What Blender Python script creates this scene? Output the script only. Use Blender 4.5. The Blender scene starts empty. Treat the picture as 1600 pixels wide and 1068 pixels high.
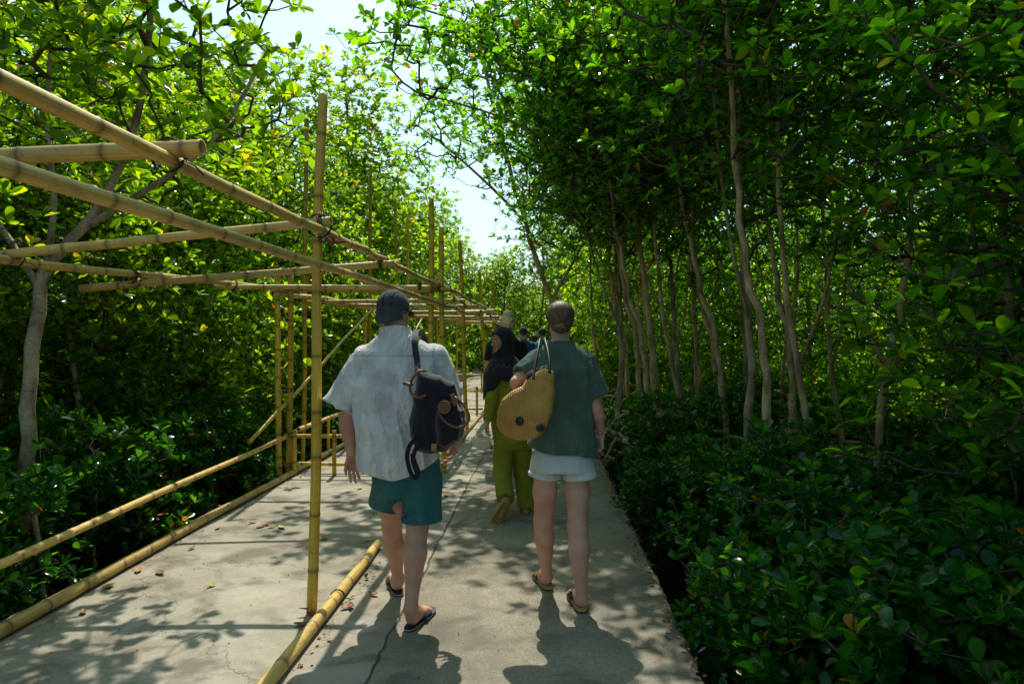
import bpy, math, random
import numpy as np
random.seed(7)
RNG = np.random.default_rng(7)
SC = bpy.context.scene
COL = SC.collection
R = math.radians
PI = math.pi

# ------------------------------------------------------------------ view geometry
F_PX, CX, CY, CAM_H = 1067.0, 800.0, 528.0, 1.55
YAW = math.atan(50 / F_PX)
CAM_Y = 0.0

def W(px, py, D):
    """world point seen at photo pixel (px,py) at depth D in metres; the path runs along +Y"""
    a = (px - CX) / F_PX * D
    return np.array((a * math.cos(YAW) - D * math.sin(YAW),
                     a * math.sin(YAW) + D * math.cos(YAW),
                     CAM_H - (py - CY) / F_PX * D))

# ------------------------------------------------------------------ scene helpers
def tag(o, label=None, cat=None, group=None, kind=None):
    if label: o['label'] = label
    if cat: o['category'] = cat
    if group: o['group'] = group
    if kind: o['kind'] = kind
    return o

def empty(name, loc, label, cat, group=None):
    o = bpy.data.objects.new(name, None)
    o.empty_display_size = 0.1
    COL.objects.link(o)
    o.location = loc
    return tag(o, label, cat, group)

def link(name, me, mats=None, parent=None, world=False):
    """link mesh as object; if world is True, vertices are in world space and are moved to the parent's frame"""
    o = bpy.data.objects.new(name, me)
    COL.objects.link(o)
    if mats is not None:
        for m in (mats if isinstance(mats, (list, tuple)) else [mats]):
            me.materials.append(m)
    if parent is not None:
        o.parent = parent
        if world:
            root = parent
            off = np.zeros(3)
            while root is not None:
                off += np.array(root.location); root = root.parent
            n = len(me.vertices)
            co = np.empty(n * 3, np.float32); me.vertices.foreach_get('co', co)
            co = co.reshape(-1, 3) - off.astype(np.float32)
            me.vertices.foreach_set('co', co.ravel())
            me.update()
    return o

def mesh_np(name, V, faces_idx, counts, smooth=True, mat_idx=None, attrs=None, vattrs=None):
    """V (n,3); faces_idx flat loop vertex indices; counts loops per face"""
    me = bpy.data.meshes.new(name)
    V = np.asarray(V, np.float32); faces_idx = np.asarray(faces_idx, np.int32).ravel()
    counts = np.asarray(counts, np.int32)
    me.vertices.add(len(V)); me.vertices.foreach_set('co', V.ravel())
    me.loops.add(len(faces_idx)); me.loops.foreach_set('vertex_index', faces_idx)
    me.polygons.add(len(counts))
    st = np.zeros(len(counts), np.int32); st[1:] = np.cumsum(counts)[:-1]
    me.polygons.foreach_set('loop_start', st)
    me.polygons.foreach_set('loop_total', counts)
    me.polygons.foreach_set('use_smooth', np.full(len(counts), smooth, bool))
    if mat_idx is not None:
        me.polygons.foreach_set('material_index', np.asarray(mat_idx, np.int32))
    for k, v in (attrs or {}).items():
        a = me.attributes.new(k, 'FLOAT', 'POINT'); a.data.foreach_set('value', np.asarray(v, np.float32))
    for k, v in (vattrs or {}).items():
        a = me.attributes.new(k, 'FLOAT_VECTOR', 'POINT'); a.data.foreach_set('vector', np.asarray(v, np.float32).ravel())
    me.update(calc_edges=True)
    return me

class MB:
    """collects geometry, builds ONE mesh"""
    def __init__(s):
        s.V = []; s.Fi = []; s.C = []; s.M = []; s.n = 0; s.A = {}
    def add(s, V, faces, m=0, **att):
        V = np.asarray(V, float).reshape(-1, 3)
        s.V.append(V)
        for f in faces:
            s.Fi.extend([i + s.n for i in f]); s.C.append(len(f)); s.M.append(m)
        s.n += len(V)
        for k, v in att.items():
            s.A.setdefault(k, []).append(np.asarray(v, float))
    def box(s, c, size, rot=None, m=0, bevel=0.0):
        c = np.asarray(c, float); h = np.asarray(size, float) / 2
        P = np.array([(x, y, z) for x in (-1, 1) for y in (-1, 1) for z in (-1, 1)], float) * h
        if rot is not None: P = P @ np.asarray(rot).T
        s.add(P + c, [(0, 1, 3, 2), (4, 6, 7, 5), (0, 4, 5, 1), (2, 3, 7, 6), (0, 2, 6, 4), (1, 5, 7, 3)], m)
    def tube(s, pts, rad, n=8, cap=True, m=0, flat=None):
        pts = np.asarray(pts, float); k = len(pts)
        rad = np.broadcast_to(np.asarray(rad, float), (k,)) if np.ndim(rad) <= 1 else rad
        t = np.gradient(pts, axis=0); t /= np.linalg.norm(t, axis=1)[:, None] + 1e-9
        u = np.cross(t[0], (0, 0, 1.0))
        if np.linalg.norm(u) < .1: u = np.cross(t[0], (1.0, 0, 0))
        u /= np.linalg.norm(u)
        if flat is not None:
            u = np.asarray(flat[0], float)
        V = []
        ang = np.arange(n) * 2 * PI / n
        for i in range(k):
            u = u - t[i] * (u @ t[i]); u /= np.linalg.norm(u) + 1e-9
            w = np.cross(t[i], u)
            a, b = (1, 1) if flat is None else (1, flat[1])
            V.append(pts[i] + rad[i] * (np.cos(ang)[:, None] * u * a + np.sin(ang)[:, None] * w * b))
        Fs = []
        for i in range(k - 1):
            for j in range(n):
                j2 = (j + 1) % n
                Fs.append((i * n + j, i * n + j2, (i + 1) * n + j2, (i + 1) * n + j))
        if cap:
            Fs.append(tuple(range(n))[::-1]); Fs.append(tuple((k - 1) * n + j for j in range(n)))
        s.add(np.concatenate(V), Fs, m)
    def mesh(s, name, smooth=True):
        att = {k: np.concatenate(v) for k, v in s.A.items()}
        return mesh_np(name, np.concatenate(s.V), s.Fi, s.C, smooth, s.M, attrs=att)
    def build(s, name, mats, parent=None, smooth=True, world=True):
        return link(name, s.mesh(name, smooth), mats, parent, world)

# ------------------------------------------------------------------ material helpers
class NT:
    def __init__(s, name):
        s.m = bpy.data.materials.new(name); s.m.use_nodes = True
        s.t = s.m.node_tree; s.t.nodes.clear()
        s.out = s.t.nodes.new('ShaderNodeOutputMaterial')
    def n(s, typ, **kw):
        nd = s.t.nodes.new(typ)
        for k, v in kw.items():
            if k.startswith('i_'):
                key = k[2:]
                key = int(key) if key.isdigit() else key.replace('_', ' ')
                nd.inputs[key].default_value = v
            else: setattr(nd, k, v)
        return nd
    def l(s, a, b): s.t.links.new(a, b)
    def coord(s, kind='Object'):
        return s.n('ShaderNodeTexCoord').outputs[kind]
    def geo(s): return s.n('ShaderNodeNewGeometry').outputs['Position']
    def noise(s, vec, scale, detail=4, rough=.55, dist=0, out='Fac'):
        nd = s.n('ShaderNodeTexNoise'); nd.inputs['Scale'].default_value = scale
        nd.inputs['Detail'].default_value = detail; nd.inputs['Roughness'].default_value = rough
        nd.inputs['Distortion'].default_value = dist
        if vec is not None: s.l(vec, nd.inputs['Vector'])
        return nd.outputs[out]
    def mapping(s, vec, scale=(1, 1, 1), rot=(0, 0, 0), loc=(0, 0, 0)):
        nd = s.n('ShaderNodeMapping'); s.l(vec, nd.inputs['Vector'])
        nd.inputs['Scale'].default_value = scale; nd.inputs['Rotation'].default_value = rot; nd.inputs['Location'].default_value = loc
        return nd.outputs[0]
    def ramp(s, fac, stops, interp='LINEAR'):
        nd = s.n('ShaderNodeValToRGB'); cr = nd.color_ramp; cr.interpolation = interp
        while len(cr.elements) > 1: cr.elements.remove(cr.elements[0])
        for i, (p, c) in enumerate(stops):
            e = cr.elements[0] if i == 0 else cr.elements.new(p)
            e.position = p
            e.color = (c, c, c, 1) if not hasattr(c, '__len__') else (*c[:3], 1)
        s.l(fac, nd.inputs[0]); return nd.outputs[0]
    def math(s, op, a, b=None, clamp=False):
        nd = s.n('ShaderNodeMath'); nd.operation = op; nd.use_clamp = clamp
        for i, v in enumerate((a, b)):
            if v is None: continue
            if hasattr(v, 'is_linked'): s.l(v, nd.inputs[i])
            else: nd.inputs[i].default_value = v
        return nd.outputs[0]
    def mix(s, fac, a, b, mode='MIX'):
        nd = s.n('ShaderNodeMix'); nd.data_type = 'RGBA'; nd.blend_type = mode
        for key, v in ((0, fac), (6, a), (7, b)):
            if hasattr(v, 'is_linked'): s.l(v, nd.inputs[key])
            else: nd.inputs[key].default_value = v if key == 0 else (*v[:3], 1)
        return nd.outputs[2]
    def attr(s, name, out='Fac'):
        nd = s.n('ShaderNodeAttribute'); nd.attribute_name = name; return nd.outputs[out]
    def bump(s, h, strength=.3, dist=.01, normal=None):
        nd = s.n('ShaderNodeBump'); nd.inputs['Strength'].default_value = strength; nd.inputs['Distance'].default_value = dist
        s.l(h, nd.inputs['Height'])
        if normal is not None: s.l(normal, nd.inputs['Normal'])
        return nd.outputs[0]
    def bsdf(s, color, rough=.6, normal=None, spec=.5, **kw):
        nd = s.n('ShaderNodeBsdfPrincipled')
        for key, v in (('Base Color', color), ('Roughness', rough), ('Specular IOR Level', spec)):
            if hasattr(v, 'is_linked'): s.l(v, nd.inputs[key])
            else: nd.inputs[key].default_value = (*v[:3], 1) if key == 'Base Color' else v
        if normal is not None: s.l(normal, nd.inputs['Normal'])
        for k, v in kw.items(): nd.inputs[k.replace('_', ' ')].default_value = v
        return nd.outputs[0]
    def done(s, sh): s.l(sh, s.out.inputs[0]); return s.m

def mat_leaf(name, dark, mid, light, trans, yellow=.985, gloss=.33, tfac=.5):
    t = NT(name)
    lv = t.attr('lv')
    oi = t.n('ShaderNodeObjectInfo').outputs['Random']
    col = t.ramp(lv, [(0, dark), (.5, mid), (.94, light), (yellow, light), (yellow + .004, (.42, .27, .02)), (.996, (.5, .13, .015)), (1, (.25, .06, .02))])
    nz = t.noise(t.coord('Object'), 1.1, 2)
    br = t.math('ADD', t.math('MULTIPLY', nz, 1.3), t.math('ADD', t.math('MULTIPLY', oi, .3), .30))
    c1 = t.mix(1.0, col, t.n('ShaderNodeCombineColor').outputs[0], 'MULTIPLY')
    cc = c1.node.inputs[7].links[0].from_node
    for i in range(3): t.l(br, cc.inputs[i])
    c1 = t.mix(t.ramp(t.noise(t.coord('Object'), 42, 3, .6), [(.64, 0), (.70, .7)]), c1, (.10, .075, .02))
    rib = t.ramp(t.attr('rib'), [(0, 1), (.10, .9), (.16, 0)])
    c2 = t.mix(t.math('MULTIPLY', rib, .45), c1, (light[0] * 1.5, light[1] * 1.35, light[2] * 1.6))
    tr = t.mix(1.0, t.ramp(lv, [(0, tuple(x * .35 for x in trans)), (.5, tuple(x * .8 for x in trans)), (.8, (trans[0] * 1.5, min(.85, trans[1] * 1.2), trans[2])), (.95, (min(.8, trans[0] * 2.2), min(.9, trans[1] * 1.4), trans[2])), (yellow + .004, (.75, .5, .03)), (1, (.6, .16, .02))]), cc.outputs[0], 'MULTIPLY')
    ttex = t.n('ShaderNodeBsdfTranslucent'); t.l(tr, ttex.inputs[0])
    p = t.bsdf(c2, gloss, None, .38)
    mx = t.n('ShaderNodeMixShader'); mx.inputs[0].default_value = tfac
    t.l(p, mx.inputs[1]); t.l(ttex.outputs[0], mx.inputs[2])
    return t.done(mx.outputs[0])

def mat_bark(name, a, b, c):
    t = NT(name); o = t.coord('Object')
    v = t.mapping(o, (1, 1, .35))
    n1 = t.noise(v, 14, 6, .65); n2 = t.noise(o, 2.3, 3)
    n3 = t.noise(t.mapping(o, (1, 1, 2.5)), 30, 3)
    col = t.ramp(n1, [(.3, a), (.5, b), (.68, c)])
    col = t.mix(t.ramp(n2, [(.45, 0), (.62, .75)]), col, tuple(x * 1.45 for x in c))
    col = t.mix(t.ramp(n3, [(.3, .6), (.42, 0)]), col, tuple(x * .5 for x in a))
    nb = t.bump(t.math('ADD', n1, n3), .8, .02)
    return t.done(t.bsdf(col, .85, nb, .25))

MAT = {}
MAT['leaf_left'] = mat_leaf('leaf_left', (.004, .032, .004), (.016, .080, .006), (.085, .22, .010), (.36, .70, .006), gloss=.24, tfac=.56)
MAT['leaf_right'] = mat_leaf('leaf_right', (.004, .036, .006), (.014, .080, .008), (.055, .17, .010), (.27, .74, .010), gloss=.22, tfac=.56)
MAT['leaf_shade'] = mat_leaf('leaf_shade', (.003, .034, .005), (.006, .072, .008), (.030, .15, .010), (.10, .42, .010), gloss=.20, tfac=.42)  # darker copy of the leaf: canopy shade put into the shrubs' colour
MAT['bark'] = mat_bark('bark', (.11, .08, .045), (.27, .21, .125), (.46, .38, .25))
MAT['bark_warm'] = mat_bark('bark_warm', (.15, .085, .035), (.38, .25, .12), (.56, .42, .24))
MAT['twig'] = mat_bark('twig', (.03, .022, .014), (.07, .052, .034), (.12, .095, .065))

def mat_bamboo(name, base, dark, green, gmix):
    t = NT(name)
    bc = t.attr('bc', 'Vector')
    ring = t.attr('ring'); rnd = t.attr('prand')
    n1 = t.noise(bc, 3.0, 5, .6); n2 = t.noise(bc, 14, 3); n3 = t.noise(t.coord('Object'), 2.2, 4)
    col = t.ramp(n1, [(.25, tuple(x * .62 for x in base)), (.5, base), (.75, tuple(min(1, x * 1.35) for x in base))])
    col = t.mix(t.math('MULTIPLY', t.ramp(n3, [(.4, 0), (.65, 1)]), gmix), col, green)
    col = t.mix(t.ramp(n2, [(.28, .7), (.4, 0)]), col, dark)
    col = t.mix(t.ramp(t.noise(t.coord('Object'), 5.5, 6, .72, .8), [(.52, 0), (.68, .65)]), col, tuple(x * .33 for x in base))
    spots = t.noise(t.coord('Object'), 26, 5, .7)
    col = t.mix(t.ramp(spots, [(.60, 0), (.70, .55)]), col, tuple(x * .8 for x in dark))
    col = t.mix(t.math('MULTIPLY', t.ramp(ring, [(0, 0), (.35, .25), (1, 1)]), .75), col, dark)
    fr = t.math('ADD', t.math('MULTIPLY', rnd, .5), .72)
    hs = t.n('ShaderNodeHueSaturation'); t.l(fr, hs.inputs['Value']); t.l(col, hs.inputs['Color'])
    nb = t.bump(t.math('ADD', n2, t.math('MULTIPLY', spots, .5)), .25, .006)
    return t.done(t.bsdf(hs.outputs[0], .42, nb, .45))
MAT['bamboo'] = mat_bamboo('bamboo_tan', (.68, .44, .12), (.11, .052, .016), (.34, .27, .09), .45)
MAT['bamboo_y'] = mat_bamboo('bamboo_yellow', (.76, .48, .05), (.13, .065, .012), (.34, .29, .05), .45)
MAT['lash'] = NT('lashing'); MAT['lash'] = MAT['lash'].done(MAT['lash'].bsdf((.012, .011, .010), .6))
MAT['redtie'] = NT('redtie'); MAT['redtie'] = MAT['redtie'].done(MAT['redtie'].bsdf((.24, .05, .03), .7))

# ------------------------------------------------------------------ world, sun, camera
SUN_EL, SUN_AZ_PX = 57.0, 735.0
sun_yaw = YAW + math.atan((CX - SUN_AZ_PX) / F_PX)     # angle left of +Y
sd = np.array((-math.sin(sun_yaw) * math.cos(R(SUN_EL)), math.cos(sun_yaw) * math.cos(R(SUN_EL)), math.sin(R(SUN_EL))))
w = bpy.data.worlds.new('World'); SC.world = w; w.use_nodes = True
wt = w.node_tree; bg = wt.nodes['Background']
sky = wt.nodes.new('ShaderNodeTexSky'); sky.sky_type = 'NISHITA'; sky.sun_disc = False
sky.sun_elevation = R(SUN_EL); sky.sun_rotation = -sun_yaw
sky.air_density = 1.0; sky.dust_density = 1.3; sky.ozone_density = 1.0; sky.altitude = 0
tint = wt.nodes.new('ShaderNodeMix'); tint.data_type = 'RGBA'; tint.blend_type = 'MULTIPLY'; tint.inputs[0].default_value = 1
tint.inputs[7].default_value = (.93, 1.07, .97, 1); wt.links.new(sky.outputs[0], tint.inputs[6]); 
tcn = wt.nodes.new('ShaderNodeTexCoord'); dt = wt.nodes.new('ShaderNodeVectorMath'); dt.operation = 'DOT_PRODUCT'; dt.inputs[1].default_value = tuple(sd)
wt.links.new(tcn.outputs['Generated'], dt.inputs[0]); rm = wt.nodes.new('ShaderNodeMapRange'); rm.interpolation_type = 'SMOOTHSTEP'
rm.inputs['From Min'].default_value = .35; rm.inputs['From Max'].default_value = .95; wt.links.new(dt.outputs['Value'], rm.inputs[0])
hz = wt.nodes.new('ShaderNodeMix'); hz.data_type = 'RGBA'; hz.blend_type = 'ADD'; hz.inputs[7].default_value = (2.6, 3.9, 3.5, 1)   # bright haze around the sun
wt.links.new(rm.outputs[0], hz.inputs[0]); wt.links.new(tint.outputs[2], hz.inputs[6]); wt.links.new(hz.outputs[2], bg.inputs[0]); bg.inputs[1].default_value = 0.14
sl = bpy.data.lights.new('sun', 'SUN'); sl.energy = 5.0; sl.angle = R(.53); sl.color = (1, .94, .82)
so = bpy.data.objects.new('sun', sl); COL.objects.link(so)
from mathutils import Vector, Matrix
so.rotation_euler = Vector(sd).to_track_quat('Z', 'Y').to_euler()
so.location = (0, 20, 30)
cam = bpy.data.cameras.new('camera'); cam.sensor_width = 36; cam.lens = F_PX / 1600 * 36
cam.shift_y = (CY - 534) / 1600 * 1.0
cam.clip_start = .05; cam.clip_end = 2000
co = bpy.data.objects.new('camera', cam); COL.objects.link(co)
co.location = (0, 0, CAM_H); co.rotation_euler = (R(90), 0, YAW); SC.camera = co
SC.view_settings.view_transform = 'Standard'; SC.view_settings.look = 'None'
SC.view_settings.exposure = 0; SC.view_settings.gamma = 1
SC.render.engine = 'CYCLES'
SC.cycles.max_bounces = 7; SC.cycles.diffuse_bounces = 3; SC.cycles.glossy_bounces = 2
SC.cycles.transmission_bounces = 4; SC.cycles.transparent_max_bounces = 4
SC.cycles.caustics_reflective = False; SC.cycles.caustics_refractive = False
SC.cycles.use_denoising = True
SC.cycles.sample_clamp_indirect = 6

# ------------------------------------------------------------------ ground and walkway
def grid_mesh(name, x0, x1, y0, y1, nx, ny, zf):
    xs = np.linspace(x0, x1, nx); ys = np.linspace(y0, y1, ny)
    X, Y = np.meshgrid(xs, ys, indexing='ij'); Z = zf(X, Y)
    V = np.stack([X, Y, Z], -1).reshape(-1, 3)
    i, j = np.meshgrid(np.arange(nx - 1), np.arange(ny - 1), indexing='ij')
    a = (i * ny + j).ravel(); Fc = np.stack([a, a + ny, a + ny + 1, a + 1], 1)
    return mesh_np(name, V, Fc, np.full(len(a), 4))
def vnoise(X, Y, sc, seed=0):
    rg = np.random.default_rng(seed); out = 0
    for k in range(10):
        a = rg.uniform(0, 2 * PI); f = sc * rg.uniform(.6, 1.9)
        out = out + np.sin(f * (X * math.cos(a) + Y * math.sin(a)) + rg.uniform(0, 6.28)) / (1 + .3 * k)
    return out / 4
t = NT('mud'); g = t.geo()
n1 = t.noise(g, 1.2, 6, .6); n2 = t.noise(g, 18, 4)
col = t.ramp(n1, [(.3, (.008, .007, .005)), (.55, (.022, .018, .012)), (.75, (.045, .038, .026))])
MAT['mud'] = t.done(t.bsdf(col, t.ramp(n1, [(.3, .7), (.6, 1.0)]), t.bump(t.math('ADD', n1, t.math('MULTIPLY', n2, .4)), .8, .05), .08))
# one ground sheet to the horizon, finer near the walkway
xs = np.concatenate([[-400, -150, -60], np.linspace(-30, 30, 121), [60, 150, 400]])
ys = np.concatenate([[-200, -60, -15], np.linspace(-5, 60, 131), [100, 200, 500]])
X, Y = np.meshgrid(xs, ys, indexing='ij')
Z = -.62 + .10 * vnoise(X, Y, 1.3, 1) + .05 * vnoise(X, Y, 4, 2)
ny = len(ys); ii, jj = np.meshgrid(np.arange(len(xs) - 1), np.arange(ny - 1), indexing='ij'); a = (ii * ny + jj).ravel()
tag(link('ground', mesh_np('ground', np.stack([X, Y, Z], -1).reshape(-1, 3), np.stack([a, a + ny, a + ny + 1, a + 1], 1), np.full(len(a), 4)), MAT['mud']), kind='structure')

XL, XR, XJ, YEND = -2.98, .74, -.80, 30.0
def mat_concrete():
    t = NT('concrete'); g = t.geo()
    sx = t.n('ShaderNodeSeparateXYZ'); t.l(g, sx.inputs[0])
    n1 = t.noise(g, .9, 5, .6); n2 = t.noise(g, 6, 6, .65); n3 = t.noise(g, 90, 3, .7); n4 = t.noise(g, 2.7, 5, .6, .6)
    side = t.ramp(t.math('ADD', sx.outputs[0], 2.0), [(1.15, 0), (1.25, 1)])   # 1 on the right slab
    left = t.ramp(n1, [(.3, (.26, .22, .16)), (.5, (.38, .34, .26)), (.7, (.50, .455, .36))])
    right = t.ramp(n1, [(.3, (.23, .195, .14)), (.5, (.35, .31, .225)), (.7, (.47, .42, .31))])
    nd = t.n('ShaderNodeMath'); nd.operation = 'GREATER_THAN'; t.l(sx.outputs[0], nd.inputs[0]); nd.inputs[1].default_value = XJ
    side = nd.outputs[0]
    col = t.mix(side, left, right)
    col = t.mix(t.ramp(n4, [(.50, 0), (.64, .8)]), col, (.14, .125, .09))
    col = t.mix(t.ramp(t.noise(t.mapping(g, loc=(5, 3, 0)), 1.9, 7, .7), [(.58, 0), (.70, .5)]), col, (.58, .56, .50))
    col = t.mix(t.math('MULTIPLY', t.ramp(n2, [(.35, 0), (.7, 1)]), .35), col, (.18, .165, .13))
    grit = t.ramp(n3, [(.32, 0), (.5, .5), (.7, 1)])
    gs = t.math('ADD', t.math('MULTIPLY', side, .45), .22)
    col = t.mix(t.math('MULTIPLY', gs, t.math('SUBTRACT', 1.0, grit)), col, (.09, .08, .06))
    # aggregate specks
    vo = t.n('ShaderNodeTexVoronoi'); vo.inputs['Scale'].default_value = 55; t.l(g, vo.inputs['Vector'])
    sp = t.ramp(vo.outputs['Distance'], [(.08, 1), (.16, 0)])
    rr = t.n('ShaderNodeSeparateColor'); t.l(vo.outputs['Color'], rr.inputs[0])
    sp = t.math('MULTIPLY', sp, t.ramp(rr.outputs[0], [(.70, 0), (.74, 1)]))
    col = t.mix(t.math('MULTIPLY', sp, .6), col, (.55, .52, .45))
    sp2 = t.math('MULTIPLY', t.ramp(vo.outputs['Distance'], [(.1, 1), (.18, 0)]), t.ramp(rr.outputs[1], [(.90, 0), (.92, 1)]))
    col = t.mix(t.math('MULTIPLY', sp2, .85), col, (.03, .025, .02))
    # the joint between the two pours, wandering a little, with chipped edge
    wob = t.math('MULTIPLY', t.math('SUBTRACT', t.noise(g, 1.6, 6, .75), .5), .11)
    dx = t.math('ABSOLUTE', t.math('ADD', t.math('SUBTRACT', sx.outputs[0], XJ), wob))
    ck = t.ramp(dx, [(0, .9), (.003, .7), (.009, 0)])
    # fine cross cracks
    v2 = t.n('ShaderNodeTexVoronoi'); v2.feature = 'DISTANCE_TO_EDGE'; v2.inputs['Scale'].default_value = .33
    wv = t.n('ShaderNodeVectorMath'); wv.operation = 'ADD'; t.l(g, wv.inputs[0])
    nv = t.noise(g, 1.3, 5, .7, 0, 'Color'); t.l(nv, wv.inputs[1]); t.l(wv.outputs[0], v2.inputs['Vector'])
    ck2 = t.ramp(v2.outputs['Distance'], [(0, .5), (.0012, .35), (.003, 0)])
    crack = t.math('MAXIMUM', ck, t.math('MULTIPLY', ck2, .6))
    col = t.mix(crack, col, (.035, .03, .022))
    # damp, mossy rim along the edges
    ed = t.math('MINIMUM', t.math('SUBTRACT', XR + .0, sx.outputs[0]), t.math('SUBTRACT', sx.outputs[0], XL))
    ef = t.math('MULTIPLY', t.ramp(ed, [(0, 1), (.28, 0)]), t.ramp(n2, [(.35, .2), (.6, 1)]))
    col = t.mix(t.math('MULTIPLY', ef, .75), col, (.075, .075, .045))
    hgt = t.math('ADD', t.math('MULTIPLY', n3, .6), t.math('ADD', t.math('MULTIPLY', n2, .8), t.math('MULTIPLY', crack, -2.5)))
    hgt = t.math('ADD', hgt, t.math('MULTIPLY', sp, .5))
    return t.done(t.bsdf(col, .82, t.bump(hgt, .55, .012), .3))
MAT['concrete'] = mat_concrete()
# deck as a slab with a softened, slightly chipped arris
ysl = np.concatenate([np.arange(-3, 12, .07), np.arange(12, YEND + .01, .3)])
prof = [(XL, -.30), (XL, -.02), (XL + .02, 0), (-2.2, 0), (-1.5, 0), (XJ - .008, 0), (XJ, -.003), (XJ + .008, 0), (0, 0), (XR - .025, 0), (XR, -.025), (XR, -.30)]
V = []; rg = np.random.default_rng(3)
for y in ysl:
    e = rg.normal(0, .007, 2) - np.array((0, .0)) + (np.array((1, -1)) * (rg.uniform(0, 1, 2) > .93) * rg.uniform(.01, .03, 2))
    for k, (x, z) in enumerate(prof):
        dx = e[0] if k < 3 else (e[1] if k > 8 else 0)
        V.append((x + dx, y, z + (.004 * math.sin(y * 1.3 + x * 2) if 2 < k < 9 else 0)))
n = len(prof); Fc = []
for i in range(len(ysl) - 1):
    for k in range(n - 1): Fc.append((i * n + k, (i + 1) * n + k, (i + 1) * n + k + 1, i * n + k + 1))
    Fc.append((i * n + n - 1, (i + 1) * n + n - 1, (i + 1) * n, i * n))
Fc.append(tuple(range(n))); Fc.append(tuple((len(ysl) - 1) * n + k for k in range(n))[::-1])
mb = MB(); mb.add(V, Fc)
wk = mb.build('walkway', MAT['concrete'], smooth=False); tag(wk, kind='structure')
# concrete piers under the deck
mb = MB()
for y in np.arange(-1, YEND, 3.0):
    for x in (XL + .25, XR - .25): mb.box((x, y, -.62), (.22, .22, .66))
tag(mb.build('walkway_piers', MAT['concrete'], smooth=False), kind='structure')
# ------------------------------------------------------------------ bamboo
BR = np.random.default_rng(21)
def bamboo(p0, p1, r0, r1=None, bend=.02, name='pole', mat='bamboo', parent=None, node=.30, crook=.006, hollow=True):
    """a culm with swollen nodes, a slight bow, and open ends"""
    p0 = np.asarray(p0, float); p1 = np.asarray(p1, float); r1 = r0 if r1 is None else r1
    L = np.linalg.norm(p1 - p0); d = (p1 - p0) / L
    u = np.cross(d, (0, 0, 1.0)); u = np.cross(d, (1.0, 0, 0)) if np.linalg.norm(u) < .2 else u
    u /= np.linalg.norm(u); v = np.cross(d, u)
    nodes = []; s = BR.uniform(.05, node)
    while s < L: nodes.append(s); s += node * BR.uniform(.8, 1.2)
    ss = {0.0, L}
    for q in nodes:
        for e in (-.03, -.012, -.005, 0, .005, .012, .03):
            if 0 < q + e < L: ss.add(q + e)
    for q in np.arange(0, L, .12): ss.add(float(q))
    ss = np.array(sorted(ss)); keep = np.concatenate([[True], np.diff(ss) > .0015]); ss = ss[keep]
    ba = BR.uniform(0, 2 * PI); bx = BR.normal(0, 1, 3) * crook; fx = BR.uniform(1.2, 3, 3); ph = BR.uniform(0, 6, 3)
    V = []; ring = []; bc = []; N = 12; ang = np.arange(N) * 2 * PI / N
    pr = BR.uniform(0, 1)
    kink = np.interp(ss, [0] + nodes + [L], np.concatenate([[0], BR.normal(0, crook * .8, len(nodes)), [0]]))
    for q, kk in zip(ss, kink):
        f = q / L
        c = p0 + d * q + bend * L * .12 * 4 * f * (1 - f) * (u * math.cos(ba) + v * math.sin(ba)) \
            + u * (bx[0] * math.sin(fx[0] * q + ph[0]) + kk) + v * bx[1] * math.sin(fx[1] * q + ph[1])
        dn = min([abs(q - z) for z in nodes], default=9)
        r = (r0 + (r1 - r0) * f) * (1 + .10 * math.exp(-(dn / .008) ** 2) - .03 * math.exp(-(dn / .03) ** 2))
        rg_ = math.exp(-(dn / .014) ** 2)
        V.append(c + r * (np.cos(ang)[:, None] * u + np.sin(ang)[:, None] * v))
        ring += [rg_] * N
        bc.append(np.stack([np.cos(ang) * 1.6 + pr * 9, np.sin(ang) * 1.6, np.full(N, q * .8)], 1))
    k = len(ss); Fs = []
    for i in range(k - 1):
        for j in range(N):
            j2 = (j + 1) % N; Fs.append((i * N + j, i * N + j2, (i + 1) * N + j2, (i + 1) * N + j))
    V = list(V); base = k * N
    # recessed dark ends
    for e, i in ((0, 0), (1, k - 1)):
        c = V[i].mean(0); inner = c + (V[i] - c) * .72; dv = d * (.05 if e == 0 else -.05)
        V.append(inner); V.append(inner + dv)
        b0 = base + e * 2 * N
        ring += [.2] * N + [1.0] * N
        bc += [bc[i], bc[i]]
        for j in range(N):
            j2 = (j + 1) % N
            q1 = (i * N + j, b0 + j, b0 + j2, i * N + j2); q2 = (b0 + j, b0 + N + j, b0 + N + j2, b0 + j2)
            Fs += [q1, q2] if e == 0 else [q1[::-1], q2[::-1]]
        f = tuple(b0 + N + j for j in range(N)); Fs.append(f if e == 1 else f[::-1])
    V = np.concatenate(V)
    cnt = [len(f) for f in Fs]; idx = [i for f in Fs for i in f]
    me = mesh_np(name, V, idx, cnt, True, attrs={'ring': ring, 'prand': np.full(len(V), pr)}, vattrs={'bc': np.concatenate(bc)})
    return link(name, me, MAT[mat], parent, True)

def lashing(c, axis, r, parent, n=3, mat='lash', tail=True):
    """turns of dark wire around a joint, with a loose end"""
    c = np.asarray(c, float); axis = np.asarray(axis, float); axis /= np.linalg.norm(axis)
    u = np.cross(axis, (0.3, .5, .8)); u /= np.linalg.norm(u); v = np.cross(axis, u)
    A = np.linspace(0, 2 * PI * n, 12 * n)
    P = c + r * (np.cos(A)[:, None] * u + np.sin(A)[:, None] * v) + axis * (np.linspace(-.5, .5, len(A)) * .010 * n)[:, None]
    if tail: P = np.concatenate([P, [P[-1] + u * .02 + axis * .02, P[-1] + u * .035 + axis * .05 - np.array((0, 0, .02))]])
    mb = MB(); mb.tube(P, .0028, 5); return mb.build('lashing', MAT[mat], parent)

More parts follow.
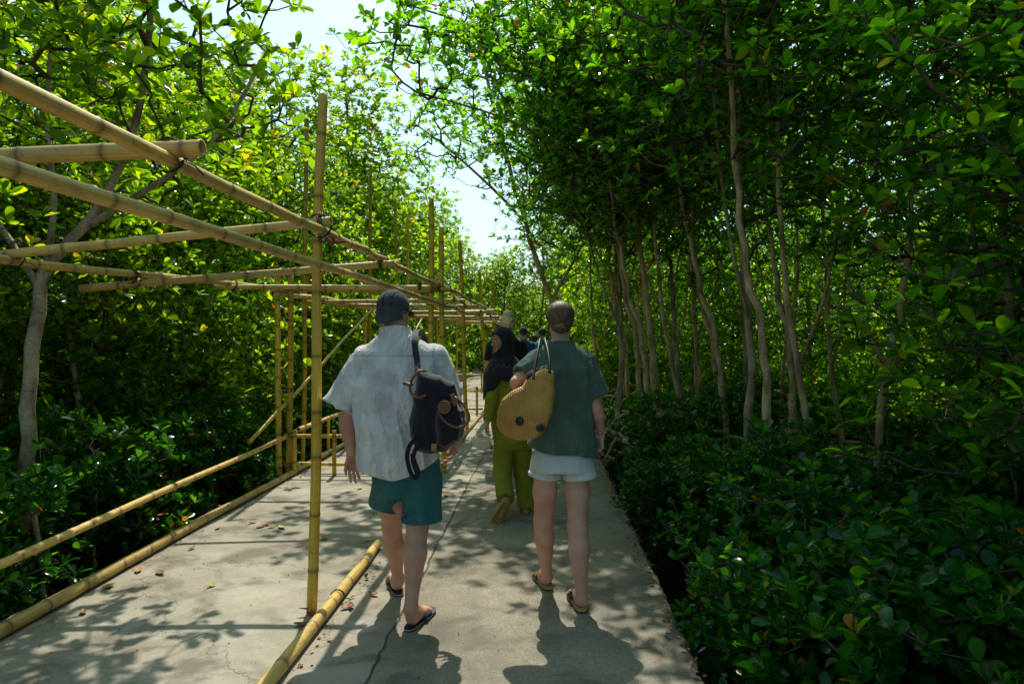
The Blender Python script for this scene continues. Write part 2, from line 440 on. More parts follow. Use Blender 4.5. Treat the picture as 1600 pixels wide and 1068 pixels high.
XC, XS = -1.20, -2.95
fr = empty('bamboo_pergola', (XC, 3.8, 0), 'long bamboo pole framework with open roof beams lashed over the left half of the walkway', 'pergola')
def post(x, y, z, r=.028, dx=0, dy=0, z0=0.0, mat='bamboo_y'):
    return bamboo((x, y, z0), (x + dx, y + dy, z), r, r * .9, .02, 'post', mat, fr)
# centre line posts
post(-1.30, 3.78, 2.93, .030, .045, .04)
post(-1.30, 7.72, 3.16, .032, .0, .1)
post(-1.165, 7.86, 2.83, .031, -.02, .0)
post(-1.26, 11.2, 3.12, .034, -.12, .0)
post(-1.27, 15.2, 3.08, .036, -.17, .0)
post(-1.28, 18.4, 3.0, .036, -.1, .0)
post(-1.25, 22.6, 3.0, .036, .05, 0)
post(-1.25, 26.5, 3.0, .036, .0, 0)
# outer posts
post(-2.985, 7.58, 2.30, .034, -.03, 0)
post(-2.905, 7.66, 2.28, .034, .02, 0)
post(-3.03, 8.45, 4.3, .030, .05, 0, -.5)
post(-3.02, 11.7, 4.55, .032, .02, 0, -.5)
post(-3.02, 13.9, 4.4, .034, -.03, 0, -.5)
post(-3.02, 14.9, 4.2, .034, .03, 0, -.5)
post(-2.90, 4.0 - 2.4, 2.15, .034, 0, 0)
post(-2.99, 19.0, 2.3, .034); post(-3.0, 23.3, 2.3, .036); post(-3.0, 11.3, 2.2, .032)
# long rails, several culms lapped end to end
bamboo((-1.20, .80, 2.115), (-1.22, 7.95, 2.15), .0225, .026, .012, 'rail', 'bamboo', fr, .34, .010)
bamboo((-1.235, 7.3, 2.16), (-1.15, 12.4, 2.12), .030, .026, .05, 'rail', 'bamboo', fr, .3, .012)
bamboo((-1.20, 11.8, 2.16), (-1.22, 18.6, 2.14), .030, .026, .03, 'rail', 'bamboo', fr)
bamboo((-1.20, 18.0, 2.12), (-1.22, 26.8, 2.14), .030, .026, .02, 'rail', 'bamboo', fr)
bamboo((-1.205, .85, 1.925), (-1.18, 7.9, 1.935), .0225, .026, .015, 'rail', 'bamboo', fr, .33, .010)
bamboo((-1.23, 7.2, 1.95), (-1.20, 13.6, 1.93), .030, .026, .04, 'rail', 'bamboo', fr, .3, .012)
bamboo((-1.22, 13.0, 1.96), (-1.20, 20.5, 1.93), .030, .026, .03, 'rail', 'bamboo', fr)
bamboo((-2.93, 1.0, 1.93), (-2.95, 7.9, 2.11), .028, .024, .02, 'rail', 'bamboo', fr, .3, .010)
bamboo((-2.96, 7.3, 2.06), (-2.90, 13.2, 2.10), .030, .026, .03, 'rail', 'bamboo', fr, .3, .012)
bamboo((-2.96, 12.7, 2.12), (-2.95, 20.0, 2.10), .030, .026, .03, 'rail', 'bamboo', fr)
# cross beams
beams = [((-3.25, 2.18, 2.10), (-1.085, 2.13, 2.150), .030), ((-3.15, 3.66, 2.0), (-1.14, 3.62, 2.178), .027), ((-3.3, 4.72, 1.90), (-1.10, 4.98, 2.10), .029),
         ((-3.35, 7.72, 2.12), (-1.06, 7.75, 2.10), .030), ((-3.1, 6.3, 2.03), (-1.1, 6.55, 2.04), .024), ((-3.2, 10.2, 2.05), (-1.0, 10.3, 2.03), .030), ((-3.2, 9.0, 2.03), (-1.05, 9.05, 2.05), .026),
         ((-3.3, 11.3, 2.15), (-1.0, 11.2, 2.05), .028), ((-3.2, 12.8, 2.04), (-1.05, 12.9, 2.05), .028), ((-3.2, 14.1, 2.05), (-1.0, 14.0, 2.12), .03), ((-3.2, 15.3, 2.04), (-1.0, 15.3, 2.03), .03),
         ((-3.2, 16.8, 2.05), (-1.0, 16.9, 2.03), .03), ((-3.2, 18.4, 2.04), (-1.0, 18.4, 2.05), .03), ((-3.2, 20.5, 2.05), (-1.0, 20.4, 2.03), .03), ((-3.2, 22.6, 2.04), (-1.0, 22.7, 2.05), .03)]
for a_, b_, r_ in beams:
    bamboo(a_, b_, r_, r_ * .92, .02, 'cross_beam', 'bamboo', fr)
for a_, b_, r_ in beams:
    if a_[1] > 2.3:
        f_ = (-1.2 - a_[0]) / (b_[0] - a_[0]); c_ = np.array(a_) * (1 - f_) + np.array(b_) * f_
        lashing(c_ + (0, 0, .012), (1, .2, .1), r_ + .014, fr, 3); lashing((-2.94, a_[1] + .02, (a_[2] + 2.08) / 2), (.3, 1, 0), .052, fr, 3)
# braces
bamboo((-2.93, 11.4, 2.02), (-2.90, 6.6, .52), .022, .020, .02, 'brace', 'bamboo_y', fr)
bamboo((-2.97, 16.6, 2.05), (-2.93, 13.2, .9), .022, .020, .02, 'brace', 'bamboo_y', fr)
# poles lying on the deck that tie the feet of the posts together
bamboo((-1.205, .9, .038), (-1.225, 5.0, .034), .036, .032, .006, 'ground_pole', 'bamboo', fr, .36, .004)
bamboo((-1.29, 6.9, .036), (-1.24, 14.2, .036), .034, .030, .006, 'ground_pole', 'bamboo', fr, .32, .004)
bamboo((-1.24, 14.3, .036), (-1.24, 21.2, .036), .034, .030, .006, 'ground_pole', 'bamboo', fr)
bamboo((-2.80, 1.0, .040), (-2.84, 8.3, .038), .040, .032, .006, 'ground_pole', 'bamboo', fr, .32, .004)
bamboo((-2.84, 8.2, .036), (-2.83, 15.4, .036), .034, .030, .006, 'ground_pole', 'bamboo', fr)
# lashings
UP = (0, 0, 1); FW = (0, 1, 0); SX = (1, 0, 0)
lashing((-1.265, 3.83, 2.12), UP, .036, fr, 4); lashing((-1.205, 3.62, 2.155), (0, 1, .1), .064, fr, 3); lashing((-1.27, 3.83, 1.93), UP, .034, fr, 1, tail=False)
lashing((-1.20, 2.13, 2.135), FW, .056, fr, 2); lashing((-1.21, 3.95, .038), FW, .040, fr, 2); lashing((-1.20, 4.98, 2.12), FW, .058, fr, 2)
for y_, x_ in ((7.74, -1.30), (7.86, -1.175), (11.2, -1.33), (15.2, -1.38), (18.4, -1.33)):
    lashing((x_, y_, 2.13), UP, .042, fr, 4); lashing((x_, y_, 1.94), UP, .042, fr, 3)
for y_ in (7.58,):
    for z_ in (.1, .95, 1.75, 2.10): lashing((-2.945, y_ + .04, z_), UP, .085, fr, 2)
for x_, z_ in ((-3.0, 2.05), (-3.0, .45)): lashing((x_ + .02, 8.45, z_), UP, .036, fr, 3)
for y_, z_, r_ in ((3.67, 1.995, .055), (4.74, 1.965, .075), (7.7, 2.115, .05)): lashing((-2.945, y_, z_), FW, r_, fr, 2)
# red rags of tape at two joints
for c in ((-1.19, 3.77, 2.09), (-1.31, 3.76, .03), (-1.29, 7.66, 2.06), (-1.14, 4.35, .02)):
    mb = MB(); rr = BR
    for k in range(3):
        p = np.array(c) + rr.normal(0, .015, 3) * (1, 1, .5); q = p + rr.normal(0, .04, 3) * (1.2, 1, .5)
        q[2] = max(q[2], .012); p[2] = max(p[2], .012)
        m_ = (p + q) / 2 + rr.normal(0, .012, 3) * (1, 1, .4)
        mb.tube([p, m_, q], [.006, .012, .004], 6, flat=((1, 0, 0), .3))
    mb.build('tape_rag', MAT['redtie'], fr)

# low handrails along the outer edge, each its own thing
def handrail(y0, y1, z0, z1, label):
    t_ = empty('bamboo_handrail', (XS, y0, 0), label, 'handrail', 'low bamboo handrails along the left edge')
    bamboo((XS + .02, y0, z0), (XS + .04, y1, z1), .029, .023, .004, 'rail', 'bamboo', t_, .34, .0015)
    for y in np.arange(y0 + 1.0, y1, 3.7):
        if y < 2.6 or y > 8: bamboo((XS + .07, y, 0), (XS + .07, y, z0 + .03), .022, .022, .01, 'stake', 'bamboo_y', t_)
    lashing((XS + .035, y1 - .3, z1), FW, .034, t_, 2)
handrail(1.0, 7.9, .27, .44, 'long sloping bamboo handrail low beside the dark undergrowth at the near left edge')
handrail(8.0, 14.3, .46, .47, 'low bamboo handrail continuing behind the man, past the paired yellow posts')
def barrier(x0, x1, y, h, label, xs=None, low=.10):
    t_ = empty('bamboo_barrier', ((x0 + x1) / 2, y, 0), label, 'barrier', 'low bamboo barriers across the roofed strip')
    bamboo((x0 - .05, y, h), (x1 + .05, y, h - .01), .022, .022, .02, 'rail', 'bamboo_y', t_)
    bamboo((x0 - .05, y + .01, low), (x1 + .05, y + .01, low), .022, .022, .02, 'rail', 'bamboo_y', t_)
    for x in (xs or np.linspace(x0 + .03, x1 - .03, 4)):
        bamboo((x, y - .045, 0), (x, y - .045, h + .07), .024, .024, .01, 'stake', 'bamboo_y', t_)
        lashing((x, y - .045, h), UP, .028, t_, 2, tail=False)
barrier(-2.88, -1.30, 7.66, .44, 'knee high bamboo barrier with upright stakes behind the man at his left hand', [-2.82, -2.36, -1.85, -1.38], .12)
barrier(-2.75, -1.30, 13.9, .50, 'distant low bamboo barrier crossing the sunlit strip beside the thin leaning post', [-2.72, -2.2, -1.7, -1.36])
barrier(-2.75, -1.30, 19.6, .50, 'farthest low bamboo barrier seen through the end of the pole frame')
# ------------------------------------------------------------------ trees
def leaf_geo(P, A, L, rg, near=True, wide=.27, up=.0):
    """P (n,3) positions, A (n,3) leaf directions, L (n,) lengths -> V, idx, cnt, lv, rib"""
    n = len(P)
    A = A / (np.linalg.norm(A, axis=1)[:, None] + 1e-9)
    upv = np.array((0, 0, 1.0)) + rg.normal(0, .35, (n, 3))
    S = np.cross(A, upv); S /= np.linalg.norm(S, axis=1)[:, None] + 1e-9
    N = np.cross(S, A)
    w = L * wide * rg.uniform(.8, 1.15, n)
    cur = rg.uniform(-.05, .16, n) * L
    fold = w * rg.uniform(.15, .5, n)
    def pt(t, s, h): return P + A * (L * t)[:, None] + S * (w * s)[:, None] + N * (h)[:, None]
    if near == 2:
        pts = [pt(0, 0, 0 * L), pt(.38, 0, cur * .3), pt(.72, 0, cur * .05), pt(1.0, 0, -cur)]; rib = [0, 0, 0, .3]
        for s_ in (1, -1):
            for t_, w_ in ((.16, .34), (.42, .82), (.70, 1.0), (.91, .66)):
                pts.append(pt(t_, s_ * w_, fold * w_ * .8 - cur * max(0, t_ - .4))); rib.append(1)
        faces = [(0, 4, 1), (4, 5, 1), (1, 5, 6, 2), (2, 6, 7, 3), (0, 1, 8), (8, 1, 9), (1, 2, 10, 9), (2, 3, 11, 10)]
    elif near:
        pts = [pt(0, 0, 0 * L), pt(.52, 0, cur * .25), pt(1.0, 0, -cur), pt(.30, .66, fold * .6), pt(.70, 1.0, fold * .9 - cur * .2), pt(.30, -.66, fold * .6), pt(.70, -1.0, fold * .9 - cur * .2)]
        faces = [(0, 3, 4, 1), (1, 4, 2), (0, 1, 6, 5), (1, 2, 6)]
        rib = [0, 0, .3, 1, 1, 1, 1]
    else:
        pts = [pt(0, 0, 0 * L), pt(1.0, 0, -cur), pt(.62, 1.0, fold - cur * .2), pt(.62, -1.0, fold - cur * .2)]
        faces = [(0, 2, 1), (0, 1, 3)]
        rib = [.2, .3, 1, 1]
    k = len(pts); V = np.stack(pts, 1).reshape(-1, 3)
    base = (np.arange(n) * k)[:, None]
    flat = [i for f in faces for i in f]
    idx = (base + np.array(flat)[None]).ravel(); cnt = np.tile([len(f) for f in faces], n)
    lv = np.repeat(rg.uniform(0, 1, n), k)
    return V, idx, cnt, lv, np.tile(rib, n)

def segs_mesh(P0, P1, R0, R1, n=5):
    """open prisms for all twigs at once"""
    m = len(P0); D = P1 - P0; D = D / (np.linalg.norm(D, axis=1)[:, None] + 1e-9)
    ref = np.where(np.abs(D[:, 2:3]) > .9, np.array([[1.0, 0, 0]]), np.array([[0, 0, 1.0]]))
    U = np.cross(D, ref); U /= np.linalg.norm(U, axis=1)[:, None] + 1e-9; Wv = np.cross(D, U)
    ang = np.arange(n) * 2 * PI / n
    ring = np.cos(ang)[None, :, None] * U[:, None] + np.sin(ang)[None, :, None] * Wv[:, None]
    V = np.concatenate([P0[:, None] + ring * R0[:, None, None], P1[:, None] + D[:, None] * (R1[:, None, None] * .3) + ring * R1[:, None, None]], 1).reshape(-1, 3)
    j = np.arange(n); j2 = (j + 1) % n
    q = np.stack([j, j2, j2 + n, j + n], 1).ravel()
    idx = ((np.arange(m) * 2 * n)[:, None] + q[None]).ravel()
    return V, idx, np.full(m * n, 4)

def spline(pts, n):
    pts = np.asarray(pts, float); t = np.linspace(0, len(pts) - 1, n); out = []
    for q in t:
        i = min(int(q), len(pts) - 2); f = q - i
        p0 = pts[max(i - 1, 0)]; p1 = pts[i]; p2 = pts[i + 1]; p3 = pts[min(i + 2, len(pts) - 1)]
        out.append(.5 * ((2 * p1) + (-p0 + p2) * f + (2 * p0 - 5 * p1 + 4 * p2 - p3) * f ** 2 + (-p0 + 3 * p1 - 3 * p2 + p3) * f ** 3))
    return np.array(out)

def make_tree(seed, trunk_pts, r_base, blobs, n_ros, leaf_len=.10, per=8, near=True, limbs=(), prop=0, wide=.26, droop=.0, minattach=.25, clump=.5, bare=0.0):
    """returns (trunk mesh, crown mesh). blobs: (centre, radii, weight)"""
    rg = np.random.default_rng(seed)
    tp = spline(trunk_pts, 26); tp[1:-1] += rg.normal(0, .012, (24, 3))
    f = np.linspace(0, 1, 26); tr = r_base * (1 - .72 * f) * (1 + .25 * np.exp(-f * 18)) * rg.uniform(.93, 1.07, 26)
    tm = MB(); tm.tube(tp, tr, 10)
    nodes = [tp[i] for i in range(26)]; par = [-1] + list(range(25)); nr = list(tr)
    start = int(26 * minattach)
    for lp in limbs:               # explicit limbs, given as point lists starting on the trunk
        q = spline(lp, 12); rr = np.linspace(lp_r(lp, r_base), .012, 12)
        tm.tube(q, rr, 7)
        b = len(nodes); i0 = int(np.argmin([np.linalg.norm(x - q[0]) for x in nodes[:26]]))
        for k in range(12):
            nodes.append(q[k]); par.append(i0 if k == 0 else b + k - 1); nr.append(rr[k])
    if prop:
        for k in range(prop):
            a = 2 * PI * k / prop + rg.uniform(-.4, .4); h = rg.uniform(.25, 1.1); rad = h * rg.uniform(.5, .85) + .1
            i0 = np.argmin(np.abs(tp[:, 2] - tp[0][2] - h)); s0 = tp[i0]
            e = np.array((tp[0][0] + math.cos(a) * rad, tp[0][1] + math.sin(a) * rad, tp[0][2] - .1))
            m1 = s0 + (e - s0) * (.42, .42, 0) + np.array((0, 0, -.02)); m2 = s0 + (e - s0) * (.85, .85, .42)
            tm.tube(spline([s0, m1, m2, e], 9), np.linspace(.022, .014, 9), 6)
    nfix = len(nodes)
    w = np.array([b[2] for b in blobs], float); w /= w.sum()
    T = []
    cl = []; 
    for (c, r, ww), wi in zip(blobs, w):
        m = int(n_ros * wi) + 1
        ncl = max(3, int(m / 14)); cc = rg.normal(0, 1, (ncl, 3)); cc /= np.linalg.norm(cc, axis=1)[:, None]; cc *= rg.uniform(.35, 1, (ncl, 1)) ** .6
        pick = rg.integers(0, ncl, m)
        loc = cc[pick] + rg.normal(0, .20, (m, 3))
        un = rg.normal(0, 1, (m, 3)); un /= np.linalg.norm(un, axis=1)[:, None]; un *= rg.uniform(0, 1, (m, 1)) ** .4
        sel = rg.uniform(0, 1, m) < clump
        q = np.where(sel[:, None], loc, un)
        T.append(np.asarray(c, float) + q * np.asarray(r, float))
    T = np.concatenate(T)
    lo = np.array(nodes)[start:]
    d = np.min(np.linalg.norm(T[:, None] - lo[None], axis=2), axis=1)
    T = T[np.argsort(d)]
    NA = np.zeros((nfix + 3 * len(T) + 10, 3)); NA[:nfix] = nodes; cnt = nfix
    ok = np.zeros(len(NA), bool); ok[start:nfix] = True
    NR = np.zeros(len(NA)); NR[:nfix] = nr
    tips = []; 
    for p in T:
        dv = NA[:cnt] - p
        dist = np.sqrt((dv ** 2).sum(1)) + np.where(dv[:, 2] > 0, dv[:, 2] * 1.2, 0) + np.where(ok[:cnt], 0, 99)
        i = int(np.argmin(dist)); s0 = NA[i]; v = p - s0; ln = np.linalg.norm(v)
        if ln < .05: continue
        k = 1 if ln < .25 else (2 if ln < .7 else 3)
        pi = i
        for q in range(1, k + 1):
            ff = q / k
            m = s0 + v * ff + (np.array((0, 0, -.10 * ln)) * math.sin(PI * ff)) + (rg.normal(0, .05 * ln, 3) if q < k else 0)
            NA[cnt] = m; ok[cnt] = True; par.append(pi); pi = cnt; cnt += 1
        tips.append(pi)
    par = np.array(par); child = np.zeros(cnt); child[tips] = 1
    for i in range(cnt - 1, nfix - 1, -1): child[par[i]] += child[i]
    rad = np.minimum(.0028 * np.sqrt(child[:cnt]) + .0008, .035)
    ii = np.arange(nfix, cnt); pp = par[ii]
    rp = np.where(pp < nfix, rad[ii] * 1.2, rad[pp]); rp = np.minimum(rp, rad[ii] * 1.8)
    tV, tI, tC = segs_mesh(NA[pp], NA[ii], rp, rad[ii], 5 if near else 4)
    # rosettes
    tips = np.array(tips); tips = tips[rg.uniform(0, 1, len(tips)) >= bare]
    tp_ = NA[tips]; td = tp_ - NA[par[tips]]; td /= np.linalg.norm(td, axis=1)[:, None] + 1e-9
    ax = td * .55 + np.array((0, 0, .65)) + rg.normal(0, .22, td.shape); ax /= np.linalg.norm(ax, axis=1)[:, None]
    LP = []; LA = []; LL = []
    for k in range(per):
        a = k * 2.4 + rg.uniform(0, .6, len(tips)); el = rg.uniform(.05, 1.0, len(tips)) - droop
        ref = np.cross(ax, np.array((.3, .2, .9))); ref /= np.linalg.norm(ref, axis=1)[:, None]; r2 = np.cross(ax, ref)
        dirv = ref * (np.cos(a) * np.cos(el))[:, None] + r2 * (np.sin(a) * np.cos(el))[:, None] + ax * np.sin(el)[:, None]
        off = -ax * rg.uniform(0, .05, len(tips))[:, None]
        LP.append(tp_ + off + dirv * .008); LA.append(dirv + rg.normal(0, .12, dirv.shape)); LL.append(leaf_len * rg.uniform(.5, 1.22, len(tips)))
    lV, lI, lC, lv, rib = leaf_geo(np.concatenate(LP), np.concatenate(LA), np.concatenate(LL), rg, near, wide)
    V = np.concatenate([tV, lV]); idx = np.concatenate([tI, lI + len(tV)]); C = np.concatenate([tC, lC])
    mi = np.concatenate([np.ones(len(tC)), np.zeros(len(lC))])
    crown = mesh_np('crown', V, idx, C, True, mi, attrs={'lv': np.concatenate([np.zeros(len(tV)), lv]), 'rib': np.concatenate([np.ones(len(tV)), rib])})
    return tm.mesh('trunk'), crown
def lp_r(lp, r): return r * .42

TREES = {}
def proto(key, leaf, bark, *a, **k):
    tm, cm = make_tree(*a, **k)
    tm.materials.append(MAT[bark]); cm.materials.append(MAT[leaf]); cm.materials.append(MAT['twig'])
    TREES[key] = (tm, cm)
TREE_COUNT = [0]
def plant(key, x, y, rz=0, s=1.0, name='mangrove_tree', label='', cat='tree', group=None, z=-.60, tilt=(0, 0)):
    tm, cm = TREES[key]
    e = empty(name, (x, y, z), label, cat, group)
    e.rotation_euler = (tilt[0], tilt[1], rz); e.scale = (s, s, s)
    a = bpy.data.objects.new('trunk', tm); COL.objects.link(a); a.parent = e
    b = bpy.data.objects.new('crown', cm); COL.objects.link(b); b.parent = e
    TREE_COUNT[0] += 1
    return e
B = lambda c, r, w=1: (c, r, w)
# mid and tall bushy mangroves, leafy to the ground (left bank)
proto('bushy_a', 'leaf_left', 'bark', 101, [(0, 0, 0), (.1, .1, 1.6), (-.1, .2, 3.4), (.1, 0, 6.0)], .07,
      [B((0, 0, 5.6), (1.3, 1.3, 1.3), 2), B((.2, .2, 4.2), (1.7, 1.6, 1.1), 2.4), B((-.2, 0, 2.8), (1.7, 1.7, 1.1), 2.2), B((0, 0, 1.5), (1.4, 1.4, .9), 1.3)], 1500, .115, 8, prop=6, minattach=.12)
proto('bushy_b', 'leaf_left', 'bark', 102, [(0, 0, 0), (-.1, .1, 1.3), (.25, .0, 2.9), (.1, -.1, 5.0)], .06,
      [B((.1, 0, 4.8), (1.2, 1.3, 1.1), 2), B((.5, .3, 3.5), (1.4, 1.3, 1.0), 2), B((-.4, -.2, 2.5), (1.4, 1.4, 1.0), 2), B((0, 0, 1.3), (1.3, 1.3, .8), 1.3)], 1300, .12, 8, prop=7, minattach=.12, near=2)
proto('bushy_c', 'leaf_left', 'bark', 103, [(0, 0, 0), (.2, -.1, 2), (0, .2, 4.5), (.2, 0, 8.0)], .09,
      [B((.1, 0, 7.6), (1.1, 1.1, 1.2), 1.6), B((.2, .2, 6.2), (1.6, 1.5, 1.2), 2.2), B((-.3, 0, 4.6), (1.8, 1.8, 1.2), 2.4), B((.2, -.2, 3.0), (1.7, 1.7, 1.0), 2)], 1600, .115, 8, prop=8, minattach=.2)
# slender trees, stems bare below (right bank)
proto('slender_a', 'leaf_right', 'bark_warm', 201, [(0, 0, 0), (.05, .05, 1.8), (-.15, .1, 3.4), (-.35, 0, 6.4)], .046,
      [B((-.4, 0, 6.2), (1.5, 1.5, 1.1), 2.2), B((-.1, .1, 4.9), (1.7, 1.6, .9), 2.2), B((-.2, -.1, 3.7), (1.2, 1.2, .5), .4)], 680, .105, 7, prop=4, minattach=.5)
proto('slender_b', 'leaf_right', 'bark_warm', 202, [(0, 0, 0), (-.1, .05, 1.6), (-.25, -.1, 3.3), (-.1, 0, 6.0)], .042,
      [B((-.1, 0, 5.9), (1.4, 1.4, 1.1), 2.2), B((-.4, .1, 4.7), (1.6, 1.6, .9), 2.2), B((.3, -.1, 3.3), (1.1, 1.2, .5), .4)], 620, .105, 7,
      limbs=[[(-.12, .02, 1.9), (.15, .1, 2.5), (.35, .15, 3.4), (.6, .1, 4.6)]], prop=4, minattach=.48)
proto('slender_c', 'leaf_right', 'bark', 203, [(0, 0, 0), (.1, 0, 2.0), (.1, .1, 3.8), (-.2, 0, 7.2)], .055,
      [B((-.2, 0, 7.0), (1.5, 1.5, 1.2), 2.2), B((.1, .1, 5.6), (1.9, 1.8, 1.0), 2.4), B((.1, -.1, 4.3), (1.4, 1.4, .6), .6)], 740, .11, 7,
      limbs=[[(.1, .0, 2.3), (-.2, .1, 3.1), (-.5, .15, 4.2), (-.9, .1, 5.6)]], prop=5, minattach=.5)
# bushy trees with the darker leaf for the right bank
proto('dark_a', 'leaf_right', 'bark', 211, [(0, 0, 0), (.1, .1, 1.6), (-.1, .2, 3.2), (.1, 0, 5.6)], .06,
      [B((0, 0, 5.3), (1.5, 1.4, 1.2), 2), B((.2, .2, 4.0), (1.7, 1.6, 1.0), 2.2), B((-.2, 0, 2.9), (1.6, 1.6, .9), 1.8), B((0, 0, 1.9), (1.2, 1.2, .7), .7)], 1050, .115, 7, prop=6, minattach=.2, near=2)
proto('dark_b', 'leaf_right', 'bark', 212, [(0, 0, 0), (-.15, .1, 1.4), (.2, .1, 3.0), (.0, 0, 4.6)], .05,
      [B((0, 0, 4.4), (1.4, 1.4, 1.1), 2), B((.3, -.2, 3.3), (1.5, 1.5, .9), 2.2), B((-.3, .2, 2.2), (1.4, 1.4, .8), 1.6), B((0, 0, 1.2), (1.0, 1.0, .6), .6)], 950, .115, 7, prop=6, minattach=.15, near=2)
# low shrubs
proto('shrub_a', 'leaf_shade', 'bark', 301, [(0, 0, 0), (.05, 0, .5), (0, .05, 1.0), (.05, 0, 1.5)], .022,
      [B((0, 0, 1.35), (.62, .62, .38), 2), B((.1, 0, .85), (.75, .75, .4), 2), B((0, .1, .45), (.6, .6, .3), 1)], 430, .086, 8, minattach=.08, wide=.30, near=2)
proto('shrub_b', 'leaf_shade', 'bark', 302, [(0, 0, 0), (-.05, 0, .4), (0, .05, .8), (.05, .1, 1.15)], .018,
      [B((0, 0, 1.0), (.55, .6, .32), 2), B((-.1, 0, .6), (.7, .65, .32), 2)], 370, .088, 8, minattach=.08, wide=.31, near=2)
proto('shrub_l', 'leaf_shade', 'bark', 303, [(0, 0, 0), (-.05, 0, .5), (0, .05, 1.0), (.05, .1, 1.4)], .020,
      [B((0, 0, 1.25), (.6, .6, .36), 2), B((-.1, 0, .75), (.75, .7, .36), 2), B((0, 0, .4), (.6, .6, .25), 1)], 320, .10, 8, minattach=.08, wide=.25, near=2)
# coarser far trees
proto('far_a', 'leaf_left', 'bark', 401, [(0, 0, 0), (.2, 0, 2.5), (0, .1, 5.0), (.1, 0, 8.6)], .09,
      [B((0, 0, 8.2), (1.2, 1.2, 1.2), 1.5), B((.2, 0, 6.6), (1.8, 1.7, 1.3), 2.2), B((-.2, 0, 4.8), (2.0, 2.0, 1.2), 2.4), B((.1, 0, 3.0), (2.0, 2.0, 1.1), 2), B((0, 0, 1.4), (1.7, 1.7, .9), 1.3)], 1500, .16, 7, near=False, minattach=.12, wide=.30)
proto('far_b', 'leaf_left', 'bark', 402, [(0, 0, 0), (-.2, 0, 2.0), (0, .1, 4.0), (-.1, 0, 6.4)], .08,
      [B((0, 0, 6.0), (1.5, 1.5, 1.2), 2), B((.3, 0, 4.6), (1.9, 1.8, 1.2), 2.2), B((-.3, 0, 3.0), (2.0, 2.0, 1.1), 2.2), B((0, 0, 1.4), (1.7, 1.7, .9), 1.4)], 1300, .16, 7, near=False, minattach=.12, wide=.30)

# the pale-barked tree at the far left edge, leaning, forked at head height
proto('fork', 'leaf_left', 'bark', 501, [(0, 0, 0), (.0, .0, .8), (.05, .0, 1.7), (.12, .05, 2.65), (.45, .1, 3.1), (.75, .15, 3.9), (.9, .2, 5.6)], .068,
      [B((.7, .2, 5.2), (1.3, 1.3, .9), 2), B((-.7, .1, 4.6), (1.2, 1.2, .9), 1.6), B((.9, .2, 3.9), (1.2, 1.1, .7), 1.3), B((-.9, 0, 3.4), (1.0, 1.0, .6), .8)], 950, .125, 8,
      limbs=[[(.10, .03, 2.5), (-.15, .1, 2.85), (-.45, .1, 3.4), (-.8, .1, 4.8)], [(.40, .1, 3.0), (.8, .1, 3.25), (1.3, .2, 3.7), (1.7, .2, 4.4)], [(.12, .05, 2.6), (.15, .1, 3.2), (.1, .1, 3.9), (.2, .1, 5.0)]], prop=7, minattach=.55, bare=.1, near=2)
# the long tree that leans out over the walkway from the right
proto('leaner', 'leaf_right', 'bark', 502, [(0, 0, 0), (-.25, 0, 1.2), (-.95, -.1, 3.0), (-1.6, -.3, 5.0), (-2.4, -.5, 8.2)], .085,
      [B((-2.3, -.6, 7.7), (1.2, 1.4, .9), 1.6), B((-1.7, -.4, 6.0), (1.5, 1.5, 1.0), 1.6), B((-3.1, -.6, 6.1), (1.1, 1.2, .9), 1.3), B((-.4, 0, 4.8), (1.2, 1.3, .8), 1.5)], 950, .105, 7,
      limbs=[[(-1.4, -.2, 4.4), (-2.0, -.4, 5.0), (-2.8, -.6, 5.7), (-3.6, -.7, 6.3)], [(-.9, -.1, 2.9), (-.4, 0, 3.8), (.1, .1, 4.9), (.3, .1, 6.0)]], minattach=.45, bare=.08)
# overhanging sprays, near right: a thin tree whose arching limbs reach over the path
proto('overhang', 'leaf_right', 'bark_warm', 503, [(0, 0, 0), (-.1, 0, 1.5), (-.25, .1, 3.0), (-.5, .1, 4.4), (-.9, .2, 6.2)], .05,
      [B((-2.9, .1, 5.2), (.9, 1.1, .5), .8), B((-1.3, .1, 5.6), (1.2, 1.5, .8), 2.2), B((-2.1, .0, 4.9), (1.0, 1.3, .55), 1.7), B((-.3, .1, 4.4), (1.4, 1.5, .8), 2.0), B((-2.6, .1, 5.8), (.8, 1.0, .5), .9)], 760, .115, 6,
      limbs=[[(-.3, .1, 3.2), (-.9, .1, 3.9), (-1.8, .1, 4.5), (-2.8, .1, 4.8)], [(-.5, .1, 4.4), (-1.2, .2, 5.0), (-2.2, .3, 5.7), (-3.1, .3, 6.0)], [(-.2, .0, 2.7), (.3, .2, 3.5), (.7, .2, 4.5), (.9, .2, 5.5)]], prop=4, minattach=.5, bare=.05, clump=.65, near=2)

FR = np.random.default_rng(5)
def px2xy(px, D): p = W(px, 528, D); return p[0], p[1]
gL = 'mangroves on the left bank'; gR = 'mangroves on the right bank'; gS = 'low mangrove shrubs along the right edge'; gSL = 'low mangrove shrubs along the left edge'; gF = 'distant mangroves at the end of the walkway'
